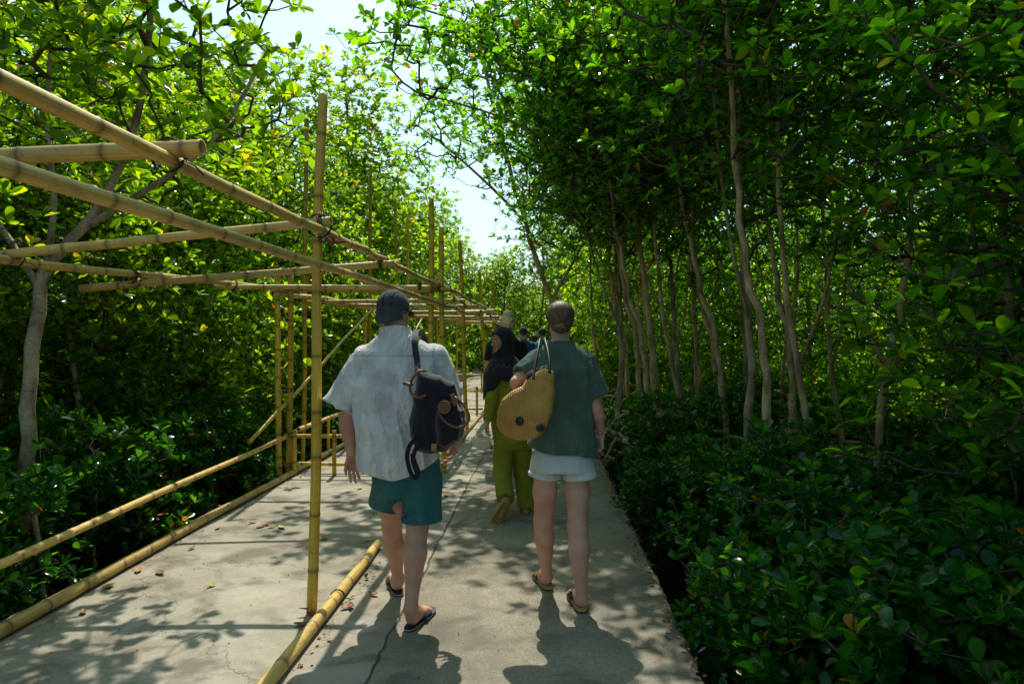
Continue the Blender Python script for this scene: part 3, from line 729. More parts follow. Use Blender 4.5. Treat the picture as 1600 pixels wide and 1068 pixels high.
# --- left bank
x, y = px2xy(38, 5.0)
plant('fork', x, y, .1, 1.0, label='pale-barked mangrove at the far left forking into bare limbs above the rail', group=gL)
left = [('bushy_b', -4.75, 6.7), ('bushy_b', -6.4, 5.6), ('bushy_a', -5.6, 7.4), ('bushy_b', -4.55, 8.6), ('bushy_c', -7.2, 8.6), ('bushy_a', -5.4, 10.2), ('bushy_a', -4.95, 12.4),  # first tree is added so its crown shades the left shrubs
        ('bushy_c', -8.9, 7.0), ('bushy_b', -4.9, 14.6), ('bushy_a', -7.2, 11.8), ('bushy_c', -7.0, 14.8), ('bushy_a', -9.6, 10.2), ('bushy_c', -9.2, 13.6), ('bushy_b', -8.0, 4.6), ('bushy_a', -5.9, 3.6)]
labL = ['low-branched mangrove whose crown hangs just behind the near left rail', 'leafy mangrove bush-tree right of the forked pale trunk, behind the low handrail', 'bright-topped leafy mangrove whose crown fills the space under the nearest roof beams', 'bushy mangrove just behind the paired yellow bamboo posts',
        'tall mangrove standing second in from the rail on the left bank', 'sunlit yellow-green mangrove seen behind the tall thin pole', 'tall mangrove with its crown rising left of the sky gap']
for i, (k, x, y) in enumerate(left):
    lab = labL[i] if i < len(labL) else 'dense leafy mangrove deep in the thicket behind the left handrail'
    plant(k, x, y, FR.uniform(0, 6.28), FR.uniform(.92, 1.08) * (.72 if i == 0 else 1), label=lab, group=gL)
for i, (k, x, y) in enumerate([('far_a', -5.25, 18.0), ('far_b', -4.9, 19.2), ('far_a', -9, 17.5), ('far_b', -4.7, 23.5), ('far_a', -6.8, 23), ('far_a', -10, 23), ('far_b', -12.5, 16), ('far_a', -12.5, 20), ('far_b', -4.8, 28), ('far_a', -7.5, 29), ('far_b', -13, 12)]):
    plant(k, x, y, FR.uniform(0, 6.28), (1.03 if i == 0 else FR.uniform(.95, 1.15)) * (1.0 if i == 0 else 1), label='tall feathery mangrove standing against the sky gap behind the bamboo poles' if i == 0 else 'mangrove in the far left tree line behind the pole frame', group=gL)
# --- right bank, named by their stems
stems = [(962, 700, 10.4, 'slender_c', 'pale stem right of the woman, tallest of the right bank clump'),
         (1003, 704, 9.9, 'slender_a', 'thin straight stem close behind the first pale stem on the right bank'),
         (1040, 690, 11.2, 'slender_b', 'slim stem third from the walkway on the right bank, splitting low'),
         (1085, 715, 9.4, 'slender_b', 'curving forked stem in the middle of the right bank clump'),
         (1122, 722, 9.0, 'slender_a', 'mottled orange-brown upright stem right of the forked stem'),
         (1160, 700, 10.6, 'slender_c', 'dark greyish stem standing behind the mottled stem'),
         (1238, 770, 7.0, 'slender_a', 'mottled stem rising out of the low shrubs on the right'),
         (1290, 690, 6.2, 'slender_b', 'shaded slim stem directly behind the low shrubs right of the mottled stem'),
         (1205, 690, 5.7, 'slender_a', 'thin stem nearest the walkway among the low shrubs on the right'),
         (948, 690, 12.5, 'slender_b', 'slim leaning stem half hidden at the woman\'s right shoulder'),
         (985, 690, 12.0, 'slender_a', 'thin leaning stem in the gap right of the tallest clump stem'),
         (1022, 690, 8.9, 'slender_a', 'slim stem close to the walkway edge with a bare lower half'),
         (1062, 690, 10.0, 'slender_c', 'straight light stem just left of the curving forked stem'),
         (1104, 690, 11.5, 'slender_b', 'thin stem half hidden behind the mottled stem'),
         (1145, 690, 8.0, 'slender_a', 'slim mottled stem rising beside the brightest shrub tops'),
         (1330, 690, 8.6, 'slender_b', 'thin brown stem in the deep shade'),
         (1480, 700, 8.2, 'slender_c', 'shaded stem behind the dark leaves at the right')]
for px, py, D, k, lab in stems:
    x, y = px2xy(px, D)
    plant(k, x, y, FR.uniform(-.5, .5), FR.uniform(.95, 1.05), label='slender mangrove, ' + lab, group=gR, tilt=(0, FR.uniform(-.13, .0)))
plant('leaner', 1.05, 13.6, 0, 1.0, label='long mangrove leaning left over the walkway above the distant walkers', group=gR)
x, y = px2xy(1035, 9.6)
plant('overhang', x, y, .10, 1.15, label='mangrove with thin arching limbs and leaf sprays reaching into the sky gap', group=gR)
x, y = px2xy(985, 12.4)
plant('overhang', x, y, .9, .9, label='mangrove with drooping leafy limbs above the woman in the green shirt', group=gR)
right = [('dark_a', 3.9, 5.6), ('dark_b', 3.2, 4.2), ('dark_a', 5.4, 7.4), ('dark_b', 5.2, 4.4), ('slender_c', 3.0, 13.2), ('slender_a', 2.2, 15.2), ('slender_b', 4.3, 12.6), ('dark_a', 6.0, 10.4), ('dark_a', 7.2, 6.2), ('slender_c', 5.2, 14.8),
         ('dark_b', 4.4, .6), ('dark_a', 4.9, 2.4), ('dark_a', 7.6, 9.0), ('dark_b', 8.0, 12.4), ('slender_c', 2.1, 18.2), ('dark_a', 6.4, 16.4), ('dark_b', 3.8, 17.0), ('dark_b', 6.9, 3.9)]  # first pair here: unseen beside the camera, added to darken the near shrubs
labR = ['broad dark-leaved mangrove filling the upper right behind the nearest shrubs', 'dark mangrove overhanging the right-hand shrubs with large glossy leaves', 'dense mangrove behind the broad dark-leaved one', 'deeply shaded mangrove at the right edge of the view']
for i, (k, x, y) in enumerate(right):
    lab = labR[i] if i < len(labR) else ('dense dark mangrove deep in the right bank thicket' if k[0] == 'd' else 'slim mangrove in the back rows of the right bank')
    plant(k, x, y, FR.uniform(0, 6.28), FR.uniform(.92, 1.08), label=lab, group=gR)
for i, (k, x, y) in enumerate([('far_b', 2.3, 21.5), ('far_a', 4.2, 21), ('far_b', 7.2, 20), ('far_a', 10, 16), ('far_a', 10.4, 11), ('far_b', 2.4, 26), ('far_a', 5, 27), ('far_b', 9.5, 24), ('far_a', 9.8, 7.0), ('far_b', 12.5, 14), ('far_b', 9.4, 4.4), ('far_b', 2.2, 31)]):
    plant(k, x, y, FR.uniform(0, 6.28), FR.uniform(.9, 1.1), label='mangrove in the far right tree line beyond the slender stems', group=gR)
plant('slender_c', 2.05, 7.0, 1.0, 1.0, label='slim mangrove rising from the shrubs between the walkway and the mottled stem', group=gR)  # extra tree, added so its crown keeps sun off the low shrubs
plant('slender_b', 2.9, 6.1, 2.0, 1.0, label='slim shaded mangrove just right of the mottled stem', group=gR)  # also added for the shade it throws on the right shrubs
for i, (k, x, y) in enumerate([('far_b', 7.2, 12.2), ('far_b', 5.0, 18.5), ('far_b', 8.6, 17.5), ('far_b', 11.5, 18.5), ('far_b', 3.0, 24), ('far_b', 7.0, 24.5), ('far_b', 14, 10), ('far_b', 12.5, 6.5)]):
    plant(k, x, y, FR.uniform(0, 6.28), FR.uniform(.6, .8), label='short leafy mangrove filling the gaps between the stems of the right bank', group=gR)
for i, (k, x, y) in enumerate([('far_b', -10, 8.2), ('far_b', -8.6, 5.9), ('far_b', -12, 9.6), ('far_b', -6.6, 16.4), ('far_b', -8.2, 20)]):
    plant(k, x, y, FR.uniform(0, 6.28), FR.uniform(.6, .8), label='short leafy mangrove filling the gaps behind the left bank trees', group=gL)
# --- far end
for (k, x, y) in [('far_a', -.1, 32.0), ('far_b', -1.9, 32.5), ('far_b', 1.6, 31), ('far_b', -3.6, 31.5), ('far_b', -1.5, 47), ('far_a', .9, 40), ('far_b', 3.4, 36), ('far_a', -4.6, 34), ('far_b', -6.8, 37), ('far_a', -3.2, 50), ('far_a', 1.8, 48), ('far_b', -9.5, 32), ('far_b', 6.2, 33)]:
    plant(k, x, y, FR.uniform(0, 6.28), FR.uniform(.85, 1.0), label='sunlit mangrove closing the view beyond the distant walkers', group=gF)
# --- shrubs
k = 0
for (x, y) in [(1.25, 3.5), (1.02, 6.3), (1.55, 3.1), (1.55, 4.1), (1.95, 3.35), (1.45, 5.2), (2.3, 4.4), (1.8, 5.0), (2.6, 3.4), (1.45, 6.4), (2.3, 5.8), (3.0, 4.5), (2.9, 5.6), (2.8, 2.9), (3.5, 3.3), (3.6, 5.0), (1.9, 2.3), (1.4, 7.8), (2.0, 7.0), (3.4, 6.4), (4.2, 4.2), (4.3, 5.6), (1.25, 9.6), (2.4, 8.6), (1.6, 11.8)]:
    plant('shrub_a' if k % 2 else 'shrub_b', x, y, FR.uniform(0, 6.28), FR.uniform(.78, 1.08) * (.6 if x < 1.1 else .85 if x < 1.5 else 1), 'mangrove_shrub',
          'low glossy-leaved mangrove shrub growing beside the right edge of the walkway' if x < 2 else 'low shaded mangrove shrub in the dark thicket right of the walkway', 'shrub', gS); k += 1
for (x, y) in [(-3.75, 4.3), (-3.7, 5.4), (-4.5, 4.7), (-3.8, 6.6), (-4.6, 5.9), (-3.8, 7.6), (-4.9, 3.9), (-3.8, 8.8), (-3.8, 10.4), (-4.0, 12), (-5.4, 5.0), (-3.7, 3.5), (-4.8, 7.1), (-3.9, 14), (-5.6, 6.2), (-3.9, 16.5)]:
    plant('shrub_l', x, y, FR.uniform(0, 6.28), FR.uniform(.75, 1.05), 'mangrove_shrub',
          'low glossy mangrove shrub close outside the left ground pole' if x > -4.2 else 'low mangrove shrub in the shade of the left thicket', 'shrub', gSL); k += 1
# ------------------------------------------------------------------ implicit surfaces for bodies, clothes and bags
def nrm(v): v = np.asarray(v, float); return v / (np.linalg.norm(v) + 1e-12)
def cap(P, a, b, ra, rb):
    a = np.asarray(a, float); b = np.asarray(b, float); ba = b - a
    h = np.clip(((P - a) @ ba) / (ba @ ba + 1e-12), 0, 1)
    return np.linalg.norm(P - a - h[:, None] * ba, axis=1) - (ra + (rb - ra) * h)
def ell(P, c, r, Rm=None):
    q = P - np.asarray(c, float)
    if Rm is not None: q = q @ Rm
    r = np.asarray(r, float); k = np.linalg.norm(q / r, axis=1)
    return (k - 1) * r.min() if False else k * (k - 1) / (np.linalg.norm(q / r ** 2, axis=1) + 1e-9)
def smin(a, b, k):
    if k <= 0: return np.minimum(a, b)
    h = np.clip(.5 + .5 * (b - a) / k, 0, 1); return b * (1 - h) + a * h - k * h * (1 - h)
def smax(a, b, k): return -smin(-a, -b, k)
def loft(P, secs, yaw=0.0, ex=2.3, lo=None, hi=None, k=.02):
    """secs: rows (z, cx, cy, half width, half depth) in world space; cross sections turned by yaw"""
    S_ = np.array(sorted(secs, key=lambda r: r[0]), float); z = P[:, 2]
    cx, cy, a, b = (np.interp(z, S_[:, 0], S_[:, i]) for i in (1, 2, 3, 4))
    x = P[:, 0] - cx; y = P[:, 1] - cy; c, s = math.cos(yaw), math.sin(yaw)
    u = x * c + y * s; v = -x * s + y * c
    r = (np.abs(u / a) ** ex + np.abs(v / b) ** ex) ** (1 / ex)
    d = (r - 1) * np.minimum(a, b)
    lo = S_[0, 0] if lo is None else lo; hi = S_[-1, 0] if hi is None else hi
    return smax(smax(d, lo - z, k), z - hi, k)
def plane(P, p, n): return (P - np.asarray(p, float)) @ nrm(n)
def wav(P, sc, seed, oct_=8):
    rg = np.random.default_rng(seed); out = np.zeros(len(P))
    for k in range(oct_):
        d = nrm(rg.normal(0, 1, 3)); f = sc * rg.uniform(.6, 1.8); out += np.sin(P @ d * f + rg.uniform(0, 6.28))
    return out / oct_ * 1.8
def folds(P, across, sc, seed, warp=1.2):
    u = P @ nrm(across) * sc + warp * wav(P, sc * .35, seed)
    return (1 - np.abs(np.sin(u))) ** 1.6 * (.5 + .5 * wav(P, sc * .3, seed + 1))
def polydist(U, poly):
    """signed distance to polygon, U (n,2)"""
    poly = np.asarray(poly, float); n = len(poly); d = np.full(len(U), 1e9); ins = np.zeros(len(U), bool)
    for i in range(n):
        a, b = poly[i - 1], poly[i]; e = b - a; w_ = U - a
        h = np.clip((w_ @ e) / (e @ e + 1e-12), 0, 1); d = np.minimum(d, np.linalg.norm(w_ - h[:, None] * e, axis=1))
        c = ((a[1] > U[:, 1]) != (b[1] > U[:, 1])) & (U[:, 0] < (b[0] - a[0]) * (U[:, 1] - a[1]) / (b[1] - a[1] + 1e-12) + a[0])
        ins ^= c
    return np.where(ins, -d, d)

def polygonize(f, lo, hi, h, slack=.03):
    """block-sparse surface nets"""
    lo = np.asarray(lo, float); hi = np.asarray(hi, float); Bk = 8
    nb = np.ceil((hi - lo) / (h * Bk)).astype(int) + 1; n = nb * Bk
    ci = np.stack(np.meshgrid(*[np.arange(k) for k in nb], indexing='ij'), -1).reshape(-1, 3)
    cc = lo + (ci * Bk + (Bk - 1) / 2) * h
    dc = f(cc); act = np.abs(dc) < h * Bk * .5 * 1.75 * 1.35 + slack
    vals = np.repeat(np.repeat(np.repeat(np.where(dc < 0, -1.0, 1.0).reshape(nb), Bk, 0), Bk, 1), Bk, 2).astype(np.float32)
    ai = ci[act]; off = np.stack(np.meshgrid(*[np.arange(Bk)] * 3, indexing='ij'), -1).reshape(-1, 3)
    for s in range(0, len(ai), 400):
        ix = (ai[s:s + 400, None] * Bk + off[None]).reshape(-1, 3)
        vals[ix[:, 0], ix[:, 1], ix[:, 2]] = f(lo + ix * h)
    # close at the border
    for ax in range(3):
        sl = [slice(None)] * 3; sl[ax] = 0; vals[tuple(sl)] = np.maximum(vals[tuple(sl)], .001); sl[ax] = -1; vals[tuple(sl)] = np.maximum(vals[tuple(sl)], .001)
    neg = vals < 0; m = n - 1
    acc = np.zeros((*m, 3), np.float32); cnt = np.zeros(m, np.float32)
    for ax in range(3):
        o1, o2 = [i for i in range(3) if i != ax]
        a = [slice(0, None)] * 3; b = [slice(0, None)] * 3; a[ax] = slice(0, -1); b[ax] = slice(1, None)
        va, vb = vals[tuple(a)], vals[tuple(b)]; cr = neg[tuple(a)] != neg[tuple(b)]
        I = np.argwhere(cr); t_ = va[cr] / (va[cr] - vb[cr])
        for d1 in (0, 1):
            for d2 in (0, 1):
                J = I.copy(); J[:, o1] -= d1; J[:, o2] -= d2
                ok = (J[:, o1] >= 0) & (J[:, o2] >= 0) & (J[:, o1] < m[o1]) & (J[:, o2] < m[o2])
                Jk = J[ok]; p = I[ok].astype(np.float32); p[:, ax] += t_[ok]
                np.add.at(acc, (Jk[:, 0], Jk[:, 1], Jk[:, 2]), p); np.add.at(cnt, (Jk[:, 0], Jk[:, 1], Jk[:, 2]), 1)
    vid = -np.ones(m, np.int64); has = cnt > 0; vid[has] = np.arange(has.sum())
    V = lo + acc[has] / cnt[has][:, None] * h
    Q = []
    for ax in range(3):
        o1, o2 = [(1, 2), (2, 0), (0, 1)][ax]
        a = [slice(0, None)] * 3; b = [slice(0, None)] * 3; a[ax] = slice(0, -1); b[ax] = slice(1, None)
        cr = neg[tuple(a)] != neg[tuple(b)]; I = np.argwhere(cr)
        I = I[(I[:, o1] > 0) & (I[:, o2] > 0) & (I[:, o1] < m[o1]) & (I[:, o2] < m[o2])]
        s = neg[tuple(a)][I[:, 0], I[:, 1], I[:, 2]]
        def g(d1, d2):
            J = I.copy(); J[:, o1] -= d1; J[:, o2] -= d2; return vid[J[:, 0], J[:, 1], J[:, 2]]
        q = np.stack([g(1, 1), g(0, 1), g(0, 0), g(1, 0)], 1)
        q[~s] = q[~s][:, ::-1]; Q.append(q)
    Q = np.concatenate(Q); Q = Q[(Q >= 0).all(1)]
    return V, Q

def solid(name, f, lo, hi, h, mats, parent, pick=None, smooth_it=1):
    V, Q = polygonize(f, lo, hi, h)
    # light relaxation removes the last grid steps
    for _ in range(smooth_it):
        acc = np.zeros_like(V); c = np.zeros(len(V))
        for i in range(4):
            j = (i + 1) % 4
            np.add.at(acc, Q[:, i], V[Q[:, j]]); np.add.at(acc, Q[:, j], V[Q[:, i]]); np.add.at(c, Q[:, i], 1); np.add.at(c, Q[:, j], 1)
        V = V * .5 + .5 * acc / np.maximum(c, 1)[:, None]
    mi = None
    if pick is not None: mi = pick(V[Q].mean(1))
    me = mesh_np(name, V, Q, np.full(len(Q), 4), True, mi)
    return link(name, me, mats, parent, True)

def rotm(yaw=0, pitch=0, roll=0):
    """columns = local axes (x right, y facing, z up)"""
    m = Matrix.Rotation(yaw, 3, 'Z') @ Matrix.Rotation(pitch, 3, 'X') @ Matrix.Rotation(roll, 3, 'Y')
    return np.array(m)

def head_sdf(P, H, Rm, sc=1.0, female=False):
    q = (P - H) @ Rm / sc
    d = ell(q, (0, -.012, .035), (.074, .094, .085))
    d = smin(d, ell(q, (0, .028, -.030), (.056 if not female else .053, .060, .074)), .03)
    d = smin(d, ell(q, (0, .070, -.092), (.022, .020, .017)), .03)
    d = smin(d, cap(q, (-.045, .02, -.06), (-.012, .068, -.092), .018, .014), .02); d = smin(d, cap(q, (.045, .02, -.06), (.012, .068, -.092), .018, .014), .02)
    d = smin(d, ell(q, (0, .078, .030), (.045, .014, .012)), .02)
    for s in (-1, 1):
        d = smin(d, ell(q, (s * .038, .066, -.028), (.020, .016, .016)), .02)
        d = smax(d, -ell(q, (s * .030, .100, .006), (.017, .014, .011)), .012)
        d = smin(d, ell(q, (s * .030, .080, .005), (.014, .011, .010)), .003)
        e = ell(q, (s * .077, -.012, -.008), (.007, .019, .031)); e = smax(e, -ell(q, (s * .084, -.008, -.004), (.006, .011, .018)), .004)
        d = smin(d, e, .006)
    d = smin(d, cap(q, (0, .088, .012), (0, .106, -.026), .007, .011), .012)
    d = smin(d, cap(q, (-.011, .097, -.030), (.011, .097, -.030), .007, .007), .006)
    d = smin(d, ell(q, (0, .089, -.056), (.022, .009, .0055)), .005); d = smin(d, ell(q, (0, .088, -.067), (.019, .009, .006)), .005)
    d = smin(d, ell(q, (0, .075, -.080), (.020, .010, .008)), .01)
    return d * sc

def hand_sdf(P, wr, dr, pn, side, curl=(.35, .4, .45, .5), sc=1.0, spread=.10, thumb=.6):
    """wr wrist, dr direction towards the fingers, pn the way the palm faces, side=+1: thumb lies along cross(dr,pn)"""
    dr = nrm(dr); pn = nrm(pn - dr * (np.asarray(pn) @ dr)); lt = np.cross(dr, pn) * side; wr = np.asarray(wr, float)
    L = sc
    kn = [wr + dr * (.090 - .004 * abs(i - 1)) * L + lt * (.030 - .0205 * i) * L for i in range(4)]
    d = cap(P, wr, wr + dr * .02 * L, .022 * L, .022 * L)
    for i in range(4):
        b0 = wr + dr * .018 * L + lt * (.014 - .009 * i) * L
        d = smin(d, cap(P, b0, kn[i], .0145 * L, .0115 * L), .009)
    d = smin(d, cap(P, wr + dr * .03 * L + lt * .018 * L + pn * .008, wr + dr * .065 * L + lt * .026 * L + pn * .006, .017 * L, .012 * L), .01)
    seg = [(.044, .026, .021), (.048, .029, .022), (.044, .027, .021), (.034, .021, .018)]
    fing = None
    for i in range(4):
        p = kn[i]; a = curl[i] * .55; c = curl[i]
        sp = lt * (spread * (1.5 - i) * .5)
        dd = dr
        for j, l in enumerate(seg[i]):
            ang = c * (j + .7)
            v = nrm(dr * math.cos(ang) + pn * math.sin(ang) + sp)
            q = p + v * l * L
            r0 = (.0098, .0088, .0080)[j] * (1, 1, .98, .88)[i] * L; r1 = (.0088, .0080, .0068)[j] * (1, 1, .98, .88)[i] * L
            e = cap(P, p, q, r0, r1); fing = e if fing is None else smin(fing, e, .002); p = q
    d = smin(d, fing, .006)
    p = wr + dr * .030 * L + lt * .022 * L + pn * .006
    v1 = nrm(dr * .75 + lt * thumb + pn * .35); v2 = nrm(dr * .9 + lt * thumb * .5 + pn * .3); v3 = nrm(dr * .95 + lt * .1 + pn * .3)
    for v, l, r0, r1 in ((v1, .042, .0135, .0105), (v2, .032, .0105, .0095), (v3, .026, .0095, .0078)):
        q = p + v * l * L; d = smin(d, cap(P, p, q, r0 * L, r1 * L), .007); p = q
    return d

def foot_sdf(P, heel, toe, ankle, sc=1.0, z=None, side=1):
    """heel/toe are sole points; side=+1 puts the big toe on the right-hand side of the walking direction"""
    heel = np.asarray(heel, float); toe = np.asarray(toe, float); dv = toe - heel; L = np.linalg.norm(dv); dv = dv / L
    up = nrm(np.asarray(ankle, float) - heel - dv * ((np.asarray(ankle, float) - heel) @ dv)); lt = np.cross(dv, up) * side
    A = lambda f, h, s=0: heel + dv * (L * f) + up * h + lt * s
    d = cap(P, A(.12, .030), A(.2, .036), .030, .031)
    d = smin(d, cap(P, ankle, A(.14, .05), .034, .030), .02)
    d = smin(d, cap(P, ankle, A(.36, .055), .030, .030), .03)
    d = smin(d, cap(P, A(.15, .026, -.006), A(.70, .018, -.022), .026, .017), .03)
    d = smin(d, cap(P, A(.3, .045, .006), A(.70, .022, .016), .030, .022), .03)
    d = smin(d, cap(P, A(.68, .018, -.024), A(.72, .018, .026), .017, .021), .02)
    for i, (s, l, r) in enumerate(((.026, .97, .0135), (.006, .985, .0095), (-.009, .955, .009), (-.022, .91, .0085), (-.034, .86, .008))):
        d = smin(d, cap(P, A(.74, .017, s * .9), A(l - .03, r + .001, s), r * 1.02, r), .004)
    return d

def mat_skin(name, a, b, freckle=.25, red=(.42, .13, .08)):
    t = NT(name); o = t.coord('Object')
    n1 = t.noise(o, 9, 4); n2 = t.noise(o, 120, 3)
    col = t.ramp(n1, [(.3, a), (.7, b)])
    col = t.mix(t.math('MULTIPLY', t.ramp(t.noise(o, 4, 2), [(.5, 0), (.7, .35)]), 1.0), col, red)
    col = t.mix(t.math('MULTIPLY', t.ramp(n2, [(.55, 0), (.7, 1)]), freckle), col, tuple(x * .55 for x in a))
    return t.done(t.bsdf(col, .5, t.bump(n2, .12, .002), .4, Subsurface_Weight=.12, Subsurface_Scale=.02))
MAT['skin'] = mat_skin('skin', (.47, .235, .15), (.58, .32, .22))
MAT['skin_w'] = mat_skin('skin_w', (.52, .27, .19), (.64, .36, .26))
MAT['skin_g'] = mat_skin('skin_g', (.38, .20, .115), (.50, .28, .17), .1, (.35, .12, .07))
def mat_cloth(name, a, b, weave=700, rough=.9, wr=.5, trans=0.0, extra=None, fleck=0.0, sheen=.1):
    t = NT(name); o = t.coord('Object')
    n1 = t.noise(o, 5, 5, .6); n2 = t.noise(o, 38, 4)
    w1 = t.n('ShaderNodeTexWave'); w1.inputs['Scale'].default_value = weave / 6; w1.bands_direction = 'X'; t.l(o, w1.inputs[0])
    w2 = t.n('ShaderNodeTexWave'); w2.inputs['Scale'].default_value = weave / 6; w2.bands_direction = 'Z'; t.l(o, w2.inputs[0])
    col = t.ramp(n1, [(.3, a), (.7, b)])
    col = t.mix(t.ramp(n2, [(.35, .18), (.6, 0)]), col, tuple(x * .6 for x in a))
    if extra: col = extra(t, col, o)
    wr_n = t.noise(t.mapping(o, (1, 1, .45)), 11, 6, .7, .8)
    b1 = t.bump(t.math('ADD', w1.outputs[0], w2.outputs[0]), .08, .001)
    nb = t.bump(wr_n, wr, .03 if wr < .85 else .075, b1)
    p = t.bsdf(col, rough, nb, .2, Sheen_Weight=sheen)
    if trans:
        tr = t.n('ShaderNodeBsdfTranslucent'); t.l(col, tr.inputs[0]); m = t.n('ShaderNodeMixShader'); m.inputs[0].default_value = trans
        t.l(p, m.inputs[1]); t.l(tr.outputs[0], m.inputs[2]); return t.done(m.outputs[0])
    return t.done(p)
def mat_hair(name, a, b, c, sc=(60, 60, 6)):
    t = NT(name); o = t.coord('Object')
    n = t.noise(t.mapping(o, sc), 2.2, 5, .7, .4); col = t.ramp(n, [(.3, a), (.5, b), (.72, c)])
    return t.done(t.bsdf(col, .55, t.bump(n, .7, .008), .22))
def mat_strands(name, a, b, c):
    t = NT(name); n = t.noise(t.attr('hc', 'Vector'), 3.0, 5, .65, .3); n2 = t.noise(t.attr('hc', 'Vector'), .7, 2)
    col = t.ramp(n, [(.3, a), (.5, b), (.72, c)]); col = t.mix(t.ramp(n2, [(.4, 0), (.65, .5)]), col, c)
    return t.done(t.bsdf(col, .45, t.bump(n, .8, .006), .3))
def strand_attr(o, f):
    me = o.data; n = len(me.vertices); co_ = np.empty(n * 3, np.float32); me.vertices.foreach_get('co', co_); co_ = co_.reshape(-1, 3)
    p = o.parent; off = np.zeros(3)
    while p is not None: off += np.array(p.location); p = p.parent
    a = me.attributes.new('hc', 'FLOAT_VECTOR', 'POINT'); a.data.foreach_set('vector', f(co_ + off).astype(np.float32).ravel())
def mat_plain(name, c, rough=.6, spec=.4, nsc=30, amt=.25, bs=.2):
    t = NT(name); o = t.coord('Object'); n = t.noise(o, nsc, 4, .6)
    col = t.ramp(n, [(.3, tuple(x * (1 - amt) for x in c)), (.7, tuple(min(1, x * (1 + amt)) for x in c))])
    return t.done(t.bsdf(col, rough, t.bump(n, bs, .004), spec))
MAT['leather'] = mat_plain('leather', (.16, .062, .025), .45)
MAT['black_cloth'] = mat_cloth('black_cloth', (.010, .011, .014), (.018, .019, .024), 900, .85, .5)
MAT['navy'] = mat_cloth('navy_canvas', (.007, .008, .015), (.013, .015, .026), 900, .7, .55, sheen=.25)
MAT['rubber'] = mat_plain('black_rubber', (.014, .014, .015), .55)
MAT['white_mark'] = mat_plain('white_mark', (.55, .55, .52), .6)
MAT['lips'] = mat_plain('lips', (.35, .10, .08), .4)
MAT['brow'] = mat_plain('brow', (.03, .018, .012), .8)
MAT['eye_white'] = mat_plain('eye_white', (.65, .62, .58), .25, amt=.05)
MAT['iris'] = mat_plain('iris', (.02, .012, .008), .15)

def neck_torso(P, secs, yaw, head, neck, rn=.056):
    d = loft(P, secs, yaw, 2.3)
    nb = np.asarray(neck, float); hd = np.asarray(head, float)
    d = smin(d, cap(P, nb - np.array((0, 0, .05)), hd + (0, 0, -.03), rn * 1.08, rn * .95), .045)
    return d
def limb(P, pts, rads, k=.02):
    d = None
    for i in range(len(pts) - 1):
        e = cap(P, pts[i], pts[i + 1], rads[i], rads[i + 1]); d = e if d is None else smin(d, e, k)
    return d
def leg(P, hip, knee, ankle, rt=.085, rk=.054, rc=.058, ra=.034, back=(0, -1, 0)):
    hip, knee, ankle = map(lambda v: np.asarray(v, float), (hip, knee, ankle)); bk = np.asarray(back, float)
    mid = knee + (ankle - knee) * .30 + bk * .016; th = hip + (knee - hip) * .4
    d = limb(P, [hip, th, knee, ankle], [rt, rt * .93, rk, ra], .03)
    d = smin(d, cap(P, knee + (ankle - knee) * .12 + bk * .006, mid, rk * .88, rc), .03)
    d = smin(d, cap(P, mid, knee + (ankle - knee) * .62 + bk * .004, rc, ra * 1.12), .03)
    return d
def arm(P, sh, el, wr, r0=.055, r1=.042, r2=.026):
    sh, el, wr = map(lambda v: np.asarray(v, float), (sh, el, wr))
    d = limb(P, [sh, sh + (el - sh) * .5, el], [r0, r0 * .90, r1 * .93], .02)
    m = el + (wr - el) * .28
    d = smin(d, limb(P, [el, m, wr], [r1 * .93, r1 * 1.02, r2], .02), .012)
    return d
def bbox(pts, pad): a = np.array([np.asarray(p, float) for p in pts]); return a.min(0) - pad, a.max(0) + pad
# ================================================================== the man in the pale shirt
def secs_px(rows):
    """rows: (px, py, D, half width, half depth)"""
    out = []
    for px, py, D, a, b in rows:
        p = W(px, py, D); out.append((p[2], p[0], p[1], a, b))
    return out
FWD = np.array((-math.sin(YAW), math.cos(YAW), 0)); RGT = np.array((math.cos(YAW), math.sin(YAW), 0)); UPV = np.array((0, 0, 1.0))
def gz(p, z): p = np.array(p, float); p[2] = z; return p

def strip(name, pts, half, thick, mat, parent, face, n=28, cap_=True):
    """flat strap that follows pts, its broad side facing `face`"""
    q = spline(pts, n); t = np.gradient(q, axis=0); t /= np.linalg.norm(t, axis=1)[:, None] + 1e-9
    mb = MB(); V = []
    face = np.asarray(face, float)
    for i in range(n):
        fc = face if face.ndim == 1 else face[min(i * len(face) // n, len(face) - 1)]
        s = nrm(np.cross(t[i], fc)); nn = np.cross(s, t[i])
        for a, b in ((-1, -1), (1, -1), (1.0, 1), (-1.0, 1)): V.append(q[i] + s * half * a + nn * thick * b)
    Fs = [(i * 4 + j, i * 4 + (j + 1) % 4, (i + 1) * 4 + (j + 1) % 4, (i + 1) * 4 + j) for i in range(n - 1) for j in range(4)]
    Fs += [(3, 2, 1, 0), tuple((n - 1) * 4 + j for j in range(4))]
    mb.add(V, Fs); return mb.build(name, mat, parent, False)
def cord(name, pts, r, mat, parent, n=40, closed=False, seg=7):
    mb = MB(); mb.tube(spline(pts, n), r, seg, cap=not closed); return mb.build(name, mat, parent)

